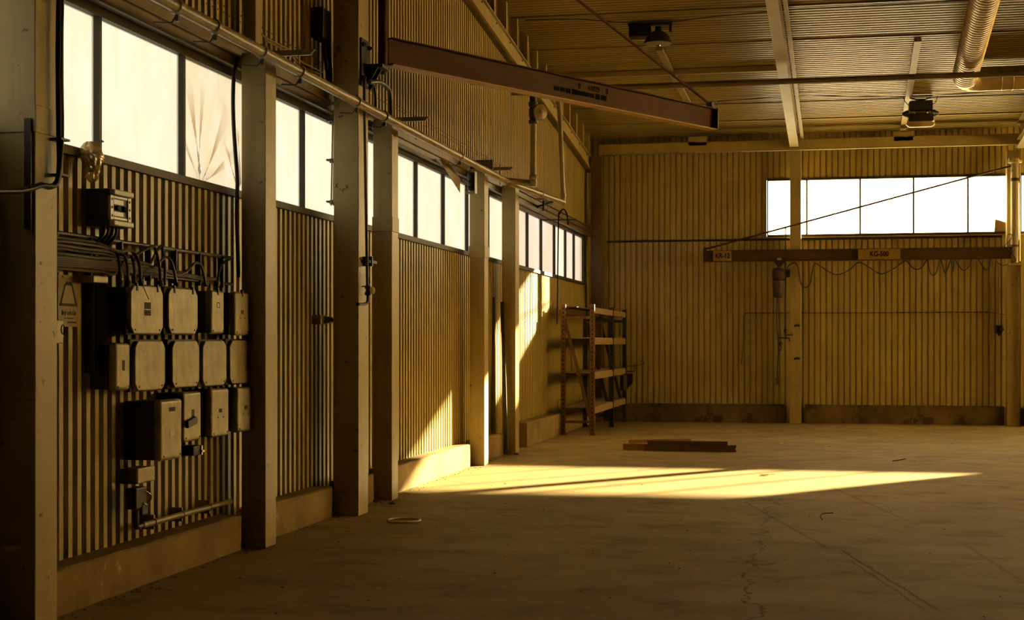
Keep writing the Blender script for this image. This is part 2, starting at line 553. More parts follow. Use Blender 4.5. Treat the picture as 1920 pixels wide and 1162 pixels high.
for (y0, y1, xf, h) in ((YB, 7.2, -4.31, .27), (7.68, 10.68, -4.31, .27), (11.12, 12.86, -4.31, .28), (13.36, 14.18, -4.31, .28),
                        (14.62, 18.46, -4.31, .29), (18.93, 20.5, -4.31, .30), (22.05, 29.68, -4.262, .37)):
    kerb('baseboard_left', XW - .02, xf, y0, y1, h)
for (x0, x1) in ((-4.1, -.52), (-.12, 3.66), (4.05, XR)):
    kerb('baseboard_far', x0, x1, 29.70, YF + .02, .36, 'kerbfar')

# ------------------------------------------------------------------ left windows
GX = -4.505
MUL = [8.68 + 1.286 * k for k in range(-2, 17)]
def left_window(idx, y0, y1, mats, film=None):
    f = MB()
    f.box(GX - .01, GX + .05, y0, y1, SILL - .035, SILL + .02)
    f.box(GX - .01, GX + .05, y0, y1, HEAD - .015, HEAD + .06)
    ms = [m for m in MUL if y0 + .12 < m < y1 - .12]
    if idx == 6: ms = [24.42 - 1.23, 24.42, 25.72, 26.92, 27.92]
    for e in (y0 + .02, y1 - .02):
        f.box(GX - .01, GX + .045, e - .02, e + .02, SILL, HEAD)
    for m in ms:
        f.box(GX - .01, GX + .045, m - .017, m + .017, SILL, HEAD)
    w = struct('window_%d' % idx, f, 'frame')
    edges = [y0 + .03] + ms + [y1 - .03]
    for i in range(len(edges) - 1):
        a, b = edges[i] + .012, edges[i + 1] - .012
        if film is not None and a < film < b:
            continue
        struct('pane', MB().box(GX - .002, GX + .004, a, b, SILL + .015, HEAD - .01), mats[i % len(mats)], w)
    return w, edges


PL, PW = M['pane_l'], M['pane_w']
w1, e1 = left_window(1, 5.9, 11.58, [PL[0], PL[1], PL[2], PL[0]], film=10.5)
left_window(2, 11.6, 13.98, [PL[1], PL[0]])
left_window(3, 14.0, 15.12, [PL[0]])
left_window(4, 15.14, 19.88, [PL[2], PL[0], PL[1], PL[0]])
left_window(5, 19.9, 21.88, [PL[1], PL[2]])
left_window(6, 21.9, 29.1, [PW[0], PW[1], PW[0], PL[1], PW[1]])

# the buckled film pane: folds fan out from a point near the lower rail
def film_pane():
    y0, y1 = [e for e in e1 if e < 10.5][-1] + .012, [e for e in e1 if e > 10.5][0] - .012
    z0, z1 = SILL + .015, HEAD - .01
    ny, nz = 70, 60; vs = []
    py, pz = y0 + (y1 - y0) * .27, z0 - .02
    qy, qz = y0 + (y1 - y0) * .86, z0 - .01
    for j in range(nz + 1):
        for i in range(ny + 1):
            y = y0 + (y1 - y0) * i / ny; z = z0 + (z1 - z0) * j / nz
            r = math.hypot(y - py, z - pz); th = math.atan2(z - pz, y - py)
            q = math.hypot(y - qy, z - qz); tq = math.atan2(z - qz, y - qy)
            tri = lambda a, c, w: max(0, 1 - abs(a - c) / w)
            d = .0
            env = max(0, 1 - max(0, r - .22) / .62) * min(1, r / .10)
            d += env * (.055 * tri(th, 1.95, .22) + .045 * tri(th, .95, .20) - .035 * tri(th, 1.40, .14) + .022 * tri(th, 2.45, .2) + .05 * tri(th, .50, .16))
            env2 = max(0, 1 - max(0, q - .22) / .30) * min(1, q / .08)
            d += env2 * (.06 * tri(tq, 1.62, .13) + .045 * tri(tq, 2.35, .20))
            edge = min(1, (z1 - z) / .2, (y - y0) / .03, (y1 - y) / .03)
            vs.append((GX + .004 + .62 * d * max(0, edge), y, z))
    n = ny + 1
    fs = [(j * n + i, j * n + i + 1, (j + 1) * n + i + 1, (j + 1) * n + i) for j in range(nz) for i in range(ny)]
    o = struct('pane', MB().add(vs, fs), 'film', w1)
    o['label'] = 'buckled brownish film pane'


film_pane()

# steel channel over the left windows, with its lips
hd = MB().box(-4.53, -4.40, 5.0, 29.45, HEAD + .06, HEAD + .24).box(-4.53, -4.36, 5.0, 29.45, HEAD + .225, HEAD + .245).box(-4.53, -4.37, 5.0, 29.45, HEAD + .13, HEAD + .145)
hd.box(-4.53, -4.385, 5.0, 29.45, HEAD + .045, HEAD + .07)
struct('trim_1', hd, 'header', bevel=.004)

# ------------------------------------------------------------------ far windows
GY = 29.89
def far_window(idx, x0, x1, muls, mats):
    f = MB()
    f.box(x0, x1, GY - .035, GY + .02, FS - .03, FS + .02).box(x0, x1, GY - .035, GY + .02, FH - .02, FH + .03)
    for e in (x0 + .015, x1 - .015): f.box(e - .015, e + .015, GY - .03, GY + .02, FS, FH)
    for m in muls: f.box(m - .014, m + .014, GY - .025, GY + .02, FS, FH)
    w = struct('window_%d' % idx, f, 'frame')
    ed = [x0 + .02] + list(muls) + [x1 - .02]
    for i in range(len(ed) - 1):
        struct('pane', MB().box(ed[i] + .01, ed[i + 1] - .01, GY, GY + .006, FS + .015, FH - .015), mats[i % len(mats)], w)
    struct('window_sill', MB().box(x0 - .03, x1 + .03, GY - .07, GY - .0, FS - .05, FS - .03), 'sheet', w)


mx = [at_y(p, 400, GY).x for p in (1513, 1613, 1713, 1815)]
far_window(7, WFX0, at_y(1890, 400, GY).x, mx, [M['pane_f'][0], M['pane_f'][0], M['pane_f'][1], M['pane_f'][0], M['pane_fd']])
struct('wall_far', MB().box(at_y(1890, 400, GY).x, at_y(1912, 400, GY).x, YF - .04, YF + .01, FS - .04, FH + .04), 'sheet')
x8 = at_y(1912, 400, GY).x
far_window(8, x8, WFX1, [x8 + 1.07 * k for k in range(1, 4)] + [8.68, 8.72, 9.76, 9.79], [M['pane_f'][0], M['pane_f'][1]])

# ------------------------------------------------------------------ columns
def column(label, x0, x1, y0, y1, z1, band=None, base=False, z0=0.0, mat='column'):
    t = thing('steel_column', ((x0 + x1) / 2, (y0 + y1) / 2, z0), label, 'column', 'painted steel columns')
    obj('shaft', MB().box(x0, x1, y0, y1, z0, z1), mat, t, bevel=.006)
    if band:
        w = .008
        obj('splice_band', MB().box(x0 - w, x1 + w, y0 - w, y1 + w, band - .075, band + .075), 'column', t, bevel=.004)
    if base:
        obj('base_plate', MB().box(x0 - .01, x1 + .01, y0 - .012, y1 + .012, 0, .012).box(x0 - .012, x1 + .012, y0 - .014, y1, .17, .185), 'column', t)
    return t


RB = roof
colA = column('nearest painted column at the left edge of the photo', -4.41, -4.17, 7.36, 7.60, roof(7.5) - .05, band=2.83)
colB = column('painted column just beyond the grey switch boxes', -4.36, -4.16, 10.80, 11.03, 3.86)
colC = column('tallest left wall column, carrying the high jib crane', -4.33, -4.09, 12.97, 13.27, roof(13) - .05)
colD = column('short column right behind the high jib crane column, with a splice band', -4.36, -4.16, 14.31, 14.54, 3.86, band=2.80)
colE = column('sunlit column with a splice band at sill height, between two ribbed panels', -4.36, -4.16, 18.60, 18.84, 3.86, band=2.78)
colF = column('column with a perforated steel rail leaning on it', -4.36, -4.16, 20.64, 20.91, 3.86)
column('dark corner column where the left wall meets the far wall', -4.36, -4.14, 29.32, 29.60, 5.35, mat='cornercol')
a = at_y(1481, 790, 29.5).x; b = at_y(1502, 790, 29.5).x
column('slim far wall column that crosses the bright window', a, b, 29.5, 29.70, 5.42, base=True)
a2 = at_y(1888, 790, 29.5).x; b2 = at_y(1912, 790, 29.5).x
colR = column('far wall column at the right edge carrying the pillar crane', a2, b2, 29.5, 29.70, 5.30, base=True)
column('far wall column beyond the right edge of the photo', 7.70, 7.92, 29.5, 29.70, 5.30, base=True)
# upper posts above the pipe
tag(obj('upper_post', MB().box(-4.42, -4.32, 11.0, 11.12, 3.97, 6.85), 'column', bevel=.004), 'narrow upper post above the window header, nearer the camera', 'post')
tag(obj('dark_post', MB().box(a2 + .33, a2 + .45, 29.3, 29.42, 0, 5.3), 'black', bevel=.004), 'black vertical post at the right edge of the far wall', 'post')

# ------------------------------------------------------------------ gable beam and studs on the left wall, under the roof slope
p0 = at_x(885, 0, -4.36); p1 = at_x(1098, 303, -4.36)
sl = (p1.z - p0.z) / (p1.y - p0.y)
gz = lambda y: p1.z + sl * (y - p1.y)
gh = .27
g = MB()
for (xa, xb, za, zb) in ((-4.50, -4.40, 0, gh), (-4.50, -4.36, -.0, .02), (-4.50, -4.36, gh - .02, gh)):
    g.prism([(xa, 8.0, gz(8) + za), (xa, 29.7, gz(29.7) + za), (xa, 29.7, gz(29.7) + zb), (xa, 8.0, gz(8) + zb)], (xb - xa, 0, 0))
gb = thing('gable_beam', (-4.45, 29.6, gz(29.6)), 'sloping channel beam below the roof edge of the left wall', 'beam')
obj('channel', g, 'beam', gb)
k = 0
y = 29.25
while y > 20:
    z0, z1 = gz(y) + gh + .01, roof(y) - .03
    if z1 - z0 > .05:
        mb = MB().box(-4.50, -4.37, y - .05, y + .05, z0, z1)
        o = tag(obj('gable_stud', mb, 'beam', bevel=.004), 'short upright stud between the sloping beam and the roof, left wall', 'stud', 'short studs above the sloping beam')
    y -= .82
struct('recess_shade', MB().prism([(-4.497, 8, gz(8) + gh), (-4.497, 29.8, gz(29.8) + gh), (-4.497, 29.8, roof(29.8)), (-4.497, 8, roof(8))], (.012, 0, 0)), 'header')  # dark panel between the studs, the recess's shade put into its colour
# bolts along the sloping beam
for i in range(14):
    yb = 29.0 - i * .95
    obj('bolt', MB().lathe((-4.40, yb, gz(yb) + gh - .05), (1, 0, 0), [(0, .014), (.012, .014), (.013, .002)], 6), 'black', gb)

# ------------------------------------------------------------------ roof steel
def dslope(p, q, dz=0):
    return Vector(p) + Vector((0, 0, dz)), Vector(q) + Vector((0, 0, dz))


def rafter(label, pxa, pxb, zoff, w, h, name='roof_rafter', xlen=None):
    """bottom edge seen at pxa (near) and pxb (far); runs parallel to the roof slope"""
    def hit(px, py):
        a, b, c = ray(px, py); t = (roof(0) - zoff - EYE) / (c + .095 * b); return Vector((a * t, b * t, EYE + c * t))
    A, B = hit(*pxa), hit(*pxb)
    return A, B


A, B = rafter('', (1446, 0), (1490, 283), .39, 0, 0)
d = (B - A).normalized(); A2 = A - d * 12; B = Vector((B.x, 29.55, B.z + (29.55 - B.y) * d.z / d.y)) if B.y > 29.55 else B
t = thing('roof_rafter', B, 'painted I-beam rafter running down to the slim far column', 'rafter')
obj('beam', MB().ibeam(A2 + Vector((0, 0, .16)), B + Vector((0, 0, .16)), .17, .32, .014), 'beam', t)
obj('end_plate', MB().box(B.x - .10, B.x + .10, B.y - .01, B.y + .01, B.z, B.z + .33), 'beam', t)
off = Vector((.17, 0, .20))
tag(obj('cable_tray', MB().bar(A2 + off, B + off + Vector((-.02, -.15, 0)), .06, .05), 'beam'), 'narrow pale tray running alongside the main rafter', 'tray')
# second rafter at the right edge
x2 = at_y(1915, 240, 29.5).x
B2 = Vector((x2, 29.52, 5.32)); A3 = Vector((x2 + .25, 12, 5.32 + .095 * 17.5))
t = thing('roof_rafter', B2, 'haunched rafter at the top right corner over the crane pillar', 'rafter')
obj('beam', MB().ibeam(A3 + Vector((0, 0, .3)), B2 + Vector((0, 0, .3)), .20, .34, .014), 'beam', t)
obj('haunch', MB().prism([(x2 - .006, 29.5, 5.33), (x2 - .006, 29.5, 5.5), (x2 + .1, 27.4, 5.72), (x2 + .1, 27.4, 5.66)], (.012, 0, 0)).bar((x2, 29.5, 5.33), (x2 + .09, 27.4, 5.65), .20, .014), 'beam', t)

# eaves beam on the far wall
tag(obj('eaves_beam', MB().ibeam((-4.2, 29.42, 5.49), (a2 + .5, 29.42, 5.49), .12, .21, .012, up=(0, 0, 1)).box(-4.2, a2 + .5, 29.36, 29.375, 5.40, 5.58), 'beam'), 'long horizontal beam along the top of the far wall', 'beam')
tag(obj('ceiling_joist', MB().box(XW, -.45, 0, 0, 0, 0) if False else MB().bar((-4.45, 25.0, roof(25.0) - .05), (-.55, 25.0, roof(25.0) - .05), .09, .09), 'beam'), 'slender joist under the roof sheet left of the main rafter', 'beam')


def on_roof(px, py, off):
    a, b, c = ray(px, py); t = (roof(0) - off - EYE) / (c + .095 * b)
    return Vector((a * t, b * t, EYE + c * t))


def strip(label, pa, pb, w=.11, h=.05):
    a, b = on_roof(*pa, .03), on_roof(*pb, .03)
    return tag(obj('mounting_strip', MB().bar(a, b, w, h), 'beam', bevel=.003), label, 'strip')


strip('pale mounting strip behind the two-eyed lamp, right of the main rafter', (1721, 75), (1693, 243))
strip('pale mounting strip on the roof beneath the dome lamp', (1236, 92), (1302, 215))
# sheet laps and thin wires under the roof
for i, yy in enumerate((21.9, 23.6, 25.9, 27.4, 28.7)):
    tag(obj('sheet_lap', MB().bar((-4.5, yy, roof(yy) - .009), (XR - .05, yy + .0, roof(yy) - .009), .05, .014), 'roofsheet'),
        ['lap strip of the roof sheets nearest the camera', 'second lap strip of the roof sheets from the camera', 'lap strip of the roof sheets in mid roof', 'lap strip of the roof sheets before the far wall', 'lap strip of the roof sheets closest to the far wall'][i], 'strip', 'roof sheet laps')


def roof_wire(label, pts, r=.008):
    P = [on_roof(x, y, .045) for x, y in pts]
    return tag(obj('roof_wire', MB().tube(curve_pts(P, 6), r, 6), 'cable'), label, 'wire')


roof_wire('thin black wire across the roof through the dome lamp', [(985, 38), (1080, 36), (1170, 42), (1262, 40), (1330, 32), (1440, 22), (1500, 17), (1660, 9), (1790, 2), (1920, -4)])
roof_wire('thin black wire across the roof above the two-eyed lamp', [(1345, 190), (1400, 186), (1500, 180), (1640, 181), (1700, 181), (1790, 176), (1920, 169)])

# pipe crossing under the roof
tag(obj('roof_pipe', MB().tube([(-4.45, 24, 5.80), (XR - .1, 24, 5.80)], .047, 14), 'brownpipe', smooth=True), 'long dark pipe crossing the hall under the roof', 'pipe')
# junction boxes above the eaves beam
for px0, px1, py0, py1, lb in ((1290, 1326, 256, 273, 'blank junction box above the eaves beam, left of the main rafter'), (1675, 1713, 247, 264, 'blank junction box above the eaves beam, below the two-eyed lamp')):
    a = at_y(px0, py0, 29.36); b = at_y(px1, py1, 29.36)
    tag(obj('junction_box', MB().box(a.x, b.x, 29.36, 29.52, b.z, a.z), 'beam', bevel=.008), lb, 'junction box')

# ------------------------------------------------------------------ pipe along the left wall, with its couplings
def pipe_at(px, X=-3.98, z=3.75):
    return Vector((X, at_x(px, 400, X).y, z))


pr_ = .042
pt = thing('wall_pipe', (-3.98, 12, 3.75), 'long painted pipe running along the left wall over the windows', 'pipe')
yend = at_x(948, 345, -3.98).y
obj('pipe_run', MB().tube([(-3.98, 5.5, 3.75), (-3.98, yend, 3.75)], pr_, 16), 'pipe', pt, smooth=True)
for px in (330, 402, 491, 562, 668, 720, 862):
    q = pipe_at(px)
    obj('coupling', MB().lathe(q - Vector((0, .03, 0)), (0, 1, 0), [(0, pr_ + .004), (.004, pr_ + .011), (.056, pr_ + .011), (.06, pr_ + .004)], 16), 'pipe', pt, smooth=True)
    obj('hanger', MB().tube([q + Vector((0, .02, -pr_)), q + Vector((-.04, .02, -pr_ - .06)), q + Vector((-.16, .02, -pr_ - .05))], .006, 6).box(q.x - .012, q.x + .012, q.y + .008, q.y + .032, q.z - pr_ - .05, q.z - pr_), 'darkpipe', pt)
# its elbow and the valve riser
e0 = Vector((-3.98, yend, 3.75)); e1_ = at_y(1000, 343, yend + .18)
rt = thing('valve_riser', (e1_.x, e1_.y, e1_.z - .05), 'vertical pipe with a round valve wheel rising from the end of the wall pipe', 'pipe')
obj('elbow_run', MB().tube(curve_pts([e0 + Vector((0, -.06, 0)), e0 + Vector((.02, .05, .0)), e0 + Vector((.10, .12, .0)), e1_ + Vector((-.06, 0, 0)), e1_], 5), .043, 14), 'pipe', rt, smooth=True)
top = Vector((e1_.x, e1_.y, at_y(1003, 150, e1_.y).z))
obj('riser', MB().tube(curve_pts([e1_ + Vector((0, 0, -.035)), e1_ + Vector((0, 0, .3)), top - Vector((0, 0, .12)), top + Vector((-.03, 0, -.02)), top + Vector((-.12, 0, 0)), Vector((-4.49, top.y, top.z))], 4), .040, 14), 'pipe', rt, smooth=True)
obj('collar', MB().lathe(e1_ + Vector((0, 0, .05)), (0, 0, 1), [(0, .05), (.01, .056), (.05, .056), (.06, .05)], 14), 'pipe', rt, smooth=True)
obj('elbow_fitting', MB().lathe(e1_ + Vector((0, 0, -.05)), (0, 0, 1), [(0, .052), (.09, .052)], 14), 'pipe', rt, smooth=True)
vz = at_y(1003, 213, e1_.y).z
vc = Vector((e1_.x, e1_.y, vz))
obj('valve_body', MB().lathe(vc + Vector((0, 0, -.14)), (0, 0, 1), [(0, .05), (.02, .065), (.05, .065), (.06, .05), (.12, .06), (.2, .06), (.22, .05), (.25, .066), (.29, .066), (.30, .05), (.42, .05)], 14).tube([vc, vc + Vector((.10, -.10, 0))], .028, 10), 'darkpipe', rt, smooth=True)
wc = vc + Vector((.115, -.115, .0)); wd = Vector((1, -1, 0)).normalized()
obj('valve_wheel', MB().lathe(wc - wd * .02, wd, [(0, .03), (.004, .10), (.02, .112), (.035, .10), (.04, .05), (.05, .03), (.065, .02)], 22), 'pipe', rt, smooth=True)
# second branch
b0 = Vector((-3.95, yend + .10, 3.735)); b1 = at_x(1056, 379, -3.72)
bt = thing('branch_riser', (b1.x, b1.y, b1.z - .04), 'second leaning pipe riser right of the valve riser, with its low branch', 'pipe')
obj('branch_run', MB().tube([b0, b1], .040, 14), 'pipe', bt, smooth=True)
tp = at_x(1047, 150, -3.72 + .0); tp = at_y(1048, 172, b1.y - .2)
obj('riser', MB().tube(curve_pts([b1 + Vector((0, 0, .0)), b1 + Vector((.0, -.005, .10)), tp - Vector((0, -.01, .12)), tp + Vector((-.03, 0, -.02)), tp + Vector((-.12, 0, 0)), Vector((-4.49, tp.y, tp.z))], 4), .036, 14), 'pipe', bt, smooth=True)
obj('collar', MB().lathe(b1 + Vector((0, 0, .08)), (0, 0, 1), [(0, .045), (.05, .047)], 14), 'pipe', bt, smooth=True)
obj('branch_coupling', MB().lathe(b0 + (b1 - b0) * .55, (b1 - b0), [(0, .048), (.05, .048)], 14), 'pipe', bt, smooth=True)
obj('bracket', MB().bar(b1 + Vector((-.38, -.2, .03)), b1 + Vector((-.05, -.2, .05)), .03, .04), 'pipe', bt)

# support arms that stick out of the columns at pipe level
for (pa, pb, yy, lb) in (((512, 100), (590, 95), 11.25, 'pipe support arm at the column beside the grey switch boxes'),
                         ((742, 224), (804, 223), 14.75, 'pipe support arm beside the hooked black pipes'),
                         ((898, 317), (962, 317), 19.1, 'pipe support arm above the sunlit column')):
    A_, B_ = at_y(*pa, yy), at_y(*pb, yy)
    L = B_.x - A_.x
    mb = MB().prism([(A_.x - .25, yy, A_.z - .025), (B_.x - .04, yy, A_.z - .022), (B_.x, yy, A_.z + .02), (A_.x - .25, yy, A_.z + .025)], (0, .03, 0))
    mb.tube([(A_.x + L * .62, yy - .004, A_.z - .22), (A_.x + L * .62, yy - .004, A_.z + .05)], .006, 6)
    tag(obj('support_arm', mb, 'pipe'), lb, 'bracket', 'pipe support arms')
# dark plate hanging by the sunlit column and the loose flap over the window
q = at_x(884, 340, -4.10)
t = thing('spring_hanger', q, 'round black spring hanger on the sunlit column top', 'hanger')
obj('coil', MB().lathe(q + Vector((0, 0, -.12)), (0, 0, 1), [(0, .03), (.01, .05), (.05, .05), (.06, .042), (.07, .05), (.12, .05), (.13, .042), (.14, .05), (.22, .05), (.23, .03)], 14), 'black', t, smooth=True)
obj('strap', MB().box(q.x - .055, q.x + .055, q.y - .06, q.y - .05, q.z - .16, q.z - .13).box(q.x + .05, q.x + .057, q.y - .06, q.y + .06, q.z - .15, q.z + .2), 'pipe', t)
fa, fb, fc, fd_ = at_x(823, 299, -4.33), at_x(837, 299, -4.33), at_x(862, 335, -4.22), at_x(862, 361, -4.22)
tag(obj('loose_flap', MB().prism([fa, fb, fc, fd_], (.006, 0, 0)), 'pipe', bevel=.001), 'bent metal flap hanging loose in front of the third window bay', 'flap')
q = at_x(905, 312, -4.05)
tag(obj('cover_plate', MB().box(-4.36, -4.06, 18.66, 18.68, 3.80, 3.98), 'header', bevel=.003), 'small square plate behind the pipe on the sunlit column', 'plate')

# ------------------------------------------------------------------ compressed air drop pipes with their hooked tops
def hook_pipe(label, pts, r, mat='darkpipe', group=None):
    return tag(obj('hooked_pipe', MB().tube(curve_pts(pts, 6), r, 10), mat, smooth=True), label, 'pipe', group)


XC = -4.055
def hk(x0, x1, ytop, ybase, X, r, lb, long=None, mat='darkpipe'):
    m = (x0 + x1) / 2
    P = [at_x(x0, long[1] if long else ybase, X)]
    P[0] = Vector((X, at_x(long[0] if long else x0, 400, X).y, P[0].z))
    c = at_x(x0, ytop + 28, X); d_ = at_x(m, ytop, X); e = at_x(x1, ytop + 28, X); f = at_x(x1, ybase, X)
    P += [c, at_x(x0 + (m - x0) * .3, ytop + 8, X), d_, at_x(x1 - (x1 - m) * .3, ytop + 8, X), e, f]
    return hook_pipe(lb, P, r, mat)


hk(683, 704, 153, 212, -4.03, .014, 'thin hooked air pipe coming down the crane column', long=(689, 540))
P = [at_x(692, 154, -3.99), at_x(708, 153, -3.99), at_x(722, 160, -3.99), at_x(731, 175, -3.99), at_x(733, 222, -3.99)]
hook_pipe('thick black curved pipe above the long wall pipe', P, .022)
hk(1047, 1065, 392, 418, -4.12, .011, 'thin hooked air pipe over the farthest window, running down to the rack', long=(1045, 608), mat='matt')
tag(obj('support_arm', MB().bar(at_x(1056, 412, -4.12) - Vector((.38, 0, 0)), at_x(1056, 412, -4.12) + Vector((.22, 0, 0)), .02, .02), 'black'), 'dark stub arm beside the hooked pipe near the far corner', 'bracket')
tag(obj('support_arm', MB().bar(at_x(1000, 391, -4.495), at_x(1036, 378, -4.05), .03, .03).bar(at_x(1019, 395, -4.2), at_x(1019, 368, -4.2), .03, .03, up=(0, 1, 0)), 'black'), 'crossed dark brace under the second riser', 'brace')

# valve at the bottom of the first drop pipe
q = at_x(690, 545, -4.03)
t = thing('air_valve', q + Vector((0, 0, -.12)), 'air valve with a small hand wheel at the foot of the thin drop pipe', 'valve')
obj('valve_body', MB().lathe(q + Vector((0, 0, -.045)), (0, 0, 1), [(0, .02), (.01, .032), (.03, .032), (.04, .022), (.06, .022), (.065, .03), (.09, .03)], 12).tube([q, q + Vector((.05, -.05, 0))], .013, 8), 'darkpipe', t, smooth=True)
wd = Vector((1, -.7, 0)).normalized()
obj('hand_wheel', MB().lathe(q + Vector((.055, -.05, 0)), wd, [(0, .012), (.002, .030), (.006, .034), (.010, .030), (.012, .012)], 16), 'pipe', t, smooth=True)
obj('hose_end', MB().tube(curve_pts([q + Vector((0, 0, -.04)), q + Vector((0, -.01, -.10)), q + Vector((-.015, -.06, -.125)), q + Vector((-.03, -.22, -.13))], 5), .016, 10), 'darkpipe', t, smooth=True)
z0 = q.z
tag(obj('pipe_clamp', MB().box(-4.09, -4.01, 13.05, 13.29, z0 + .26, z0 + .285).box(-4.09, -4.0, 13.10, 13.13, z0 + .23, z0 + .32), 'black'), 'black clamp holding the thin drop pipe to the crane column', 'clamp')
tag(obj('wall_hook', MB().tube(curve_pts([(-4.085, 13.06, z0 + .04), (-4.04, 13.10, z0 + .05), (-4.035, 13.14, z0 + .08), (-4.06, 13.15, z0 + .17)], 4), .007, 6), 'black'), 'small iron hook on the crane column above the air valve', 'hook')

# ------------------------------------------------------------------ jib crane on column C
JT, JB_ = 4.487, 4.232
J0 = Vector((-3.93, 13.40, 0)); tipp = at_z(1337, 243, JB_) if False else None
a_, b_, c_ = ray(1337, 243); tt = (JB_ - EYE) / c_
J1 = Vector((a_ * tt, b_ * tt, 0))
jd = (J1 - J0).normalized(); js = Vector((jd.y, -jd.x, 0))
jc = thing('jib_crane', (-3.95, 13.15, 3.95), 'red-brown jib crane reaching out from the tallest left column under the roof', 'crane')
mid = Vector((0, 0, (JT + JB_) / 2))
obj('boom', MB().ibeam(J0 + mid, J1 + mid, .13, JT - JB_, .010), 'jib', jc)
obj('bottom_flange', MB().bar(J0 + Vector((0, 0, JB_ - .004)), J1 + Vector((0, 0, JB_ - .004)), .135, .012), 'jiblip', jc)
obj('end_plate', MB().bar(J1 - jd * .01 + mid, J1 + jd * .008 + mid, .15, JT - JB_ + .01).bar(J1 - jd * .10 + Vector((0, 0, JT + .01)), J1 + jd * .07 + Vector((0, 0, JT + .01)), .05, .03), 'black', jc)
mast = Vector((-3.965, 13.33, 0))
obj('mast', MB().tube([mast + Vector((0, 0, 4.19)), mast + Vector((0, 0, 6.4))], .045, 16), 'jib', jc, smooth=True)
obj('hinge_bracket', MB().box(-4.09, -4.07, 13.0, 13.26, 3.98, 4.42).box(-4.08, -3.90, 13.10, 13.34, 4.16, 4.19).prism([(-4.07, 13.12, 4.16), (-3.95, 13.12, 4.16), (-4.07, 13.12, 3.96)], (0, .02, 0)).prism([(-4.07, 13.24, 4.16), (-3.95, 13.24, 4.16), (-4.07, 13.24, 3.96)], (0, .02, 0))
    .lathe((mast.x, mast.y, 4.13), (0, 0, 1), [(0, .02), (.03, .05), (.05, .075), (.08, .075)], 14), 'black', jc)
for yy, zz in ((13.03, 4.05), (13.22, 4.05), (13.03, 4.36), (13.22, 4.36)):
    obj('bolt', MB().lathe((-4.07, yy, zz), (1, 0, 0), [(0, .022), (.02, .022), (.021, .012), (.035, .012)], 6), 'black', jc)
R0 = J1 - jd * .06 + Vector((0, 0, JT + .05))
obj('tie_rod', MB().tube([R0, (mast.x, mast.y, 6.28)], .017, 10), 'jib', jc, smooth=True)
obj('rod_eye', MB().lathe(R0 - js * .04, js, [(0, .035), (.08, .035)], 12), 'black', jc)
ang = math.atan2(jd.y, jd.x)
# faded stencilled marks on the boom web (the side that faces the camera is -js or js)
face = js if js.y < 0 else -js
jn = (J1 - J0).length
def on_boom(px, py):
    a, b, c = ray(px, py); P0 = J0 + face * .07
    t = (P0.x * face.x + P0.y * face.y) / (a * face.x + b * face.y)
    return Vector((a * t, b * t, EYE + c * t))


g1, g2 = on_boom(1047, 168), on_boom(1146, 186)
mb = MB(); rnd = random.Random(4)
u1 = (g1 - J0).dot(jd); u2 = (g2 - J0).dot(jd)
for i in range(9):
    ua = u1 + (u2 - u1) * i / 9; ub = ua + (u2 - u1) / 9 * rnd.uniform(.75, 1.0)
    zc = JB_ + .108; hh = rnd.uniform(.022, .032)
    A_ = J0 + jd * ua + face * .0065; B_ = J0 + jd * ub + face * .0065
    mb.bar(A_ + Vector((0, 0, zc)), B_ + Vector((0, 0, zc)), .003, hh * 2)
obj('faded_lettering', mb, 'greenink', jc)
um = (on_boom(1122, 168) - J0).dot(jd)
for tx, du in (('0', -.26), ('41029', 0), ('0', .24)):
    text(tx, .085, 'ink', J0 + jd * (um + du) + face * .008 + Vector((0, 0, JT - .070)), (R(90), 0, ang), jc, 'number_lettering', .0015, .002)

# ------------------------------------------------------------------ pillar crane on the far wall
YC = 29.28
f0 = at_y(1320, 480, YC); f1 = at_y(1890, 475, YC)
FB, FT = at_y(1320, 491, YC).z, at_y(1320, 470, YC).z
fm = Vector((0, 0, (FB + FT) / 2))
pc = thing('pillar_crane', ((a2 + b2) / 2, 29.35, FB - .2), 'long brown jib crane hinged on the right far pillar, marked with yellow plates', 'crane')
P0, P1 = Vector((f0.x, YC, 0)), Vector(((a2 + b2) / 2 - .02, YC, 0))
obj('boom', MB().ibeam(P0 + fm, P1 + fm, .12, FT - FB, .010), 'jibfar', pc)
obj('end_plate', MB().box(P0.x - .01, P0.x + .002, YC - .062, YC + .062, FB - .003, FT + .003), 'black', pc)
obj('web_hole', MB().box(at_y(1330, 480, YC).x, at_y(1334, 480, YC).x, YC - .01, YC + .01, FB + .05, FT - .05), 'black', pc)
mx_ = (a2 + b2) / 2
obj('mast', MB().tube([(mx_, YC, FB - .08), (mx_, YC, at_y(1905, 306, YC).z)], .075, 18), 'column', pc, smooth=True)
obj('cap', MB().lathe((mx_, YC, at_y(1905, 306, YC).z), (0, 0, 1), [(0, .09), (.01, .13), (.05, .13), (.06, .08), (.09, .08)], 18).box(mx_ - .10, mx_ + .10, YC, 29.5, at_y(1905, 300, YC).z, at_y(1905, 300, YC).z + .05), 'beam', pc)
obj('foot_bracket', MB().box(mx_ - .13, mx_ + .13, YC - .1, 29.5, FB - .13, FB - .09).box(mx_ - .12, mx_ + .12, 29.46, 29.5, FB - .26, FB + .05), 'beam', pc)
for zb0, zb1 in ((FT, FT + .04), (FT + 1.25, FT + 1.31)):
    obj('hinge_band', MB().tube([(mx_, YC, zb0), (mx_, YC, zb1)], .083, 16), 'jibfar', pc)
obj('cable_conduit', MB().tube([(mx_ + .085, YC - .03, FB - .05), (mx_ + .085, YC - .03, at_y(1905, 306, YC).z - .02)], .014, 8), 'chrome', pc)
r0 = Vector((P0.x + .02, YC, FT + .03)); r1 = Vector((mx_, YC, at_y(1905, 309, YC).z))
obj('tie_rod', MB().tube([r0, r1], .018, 8), 'jibfar', pc)
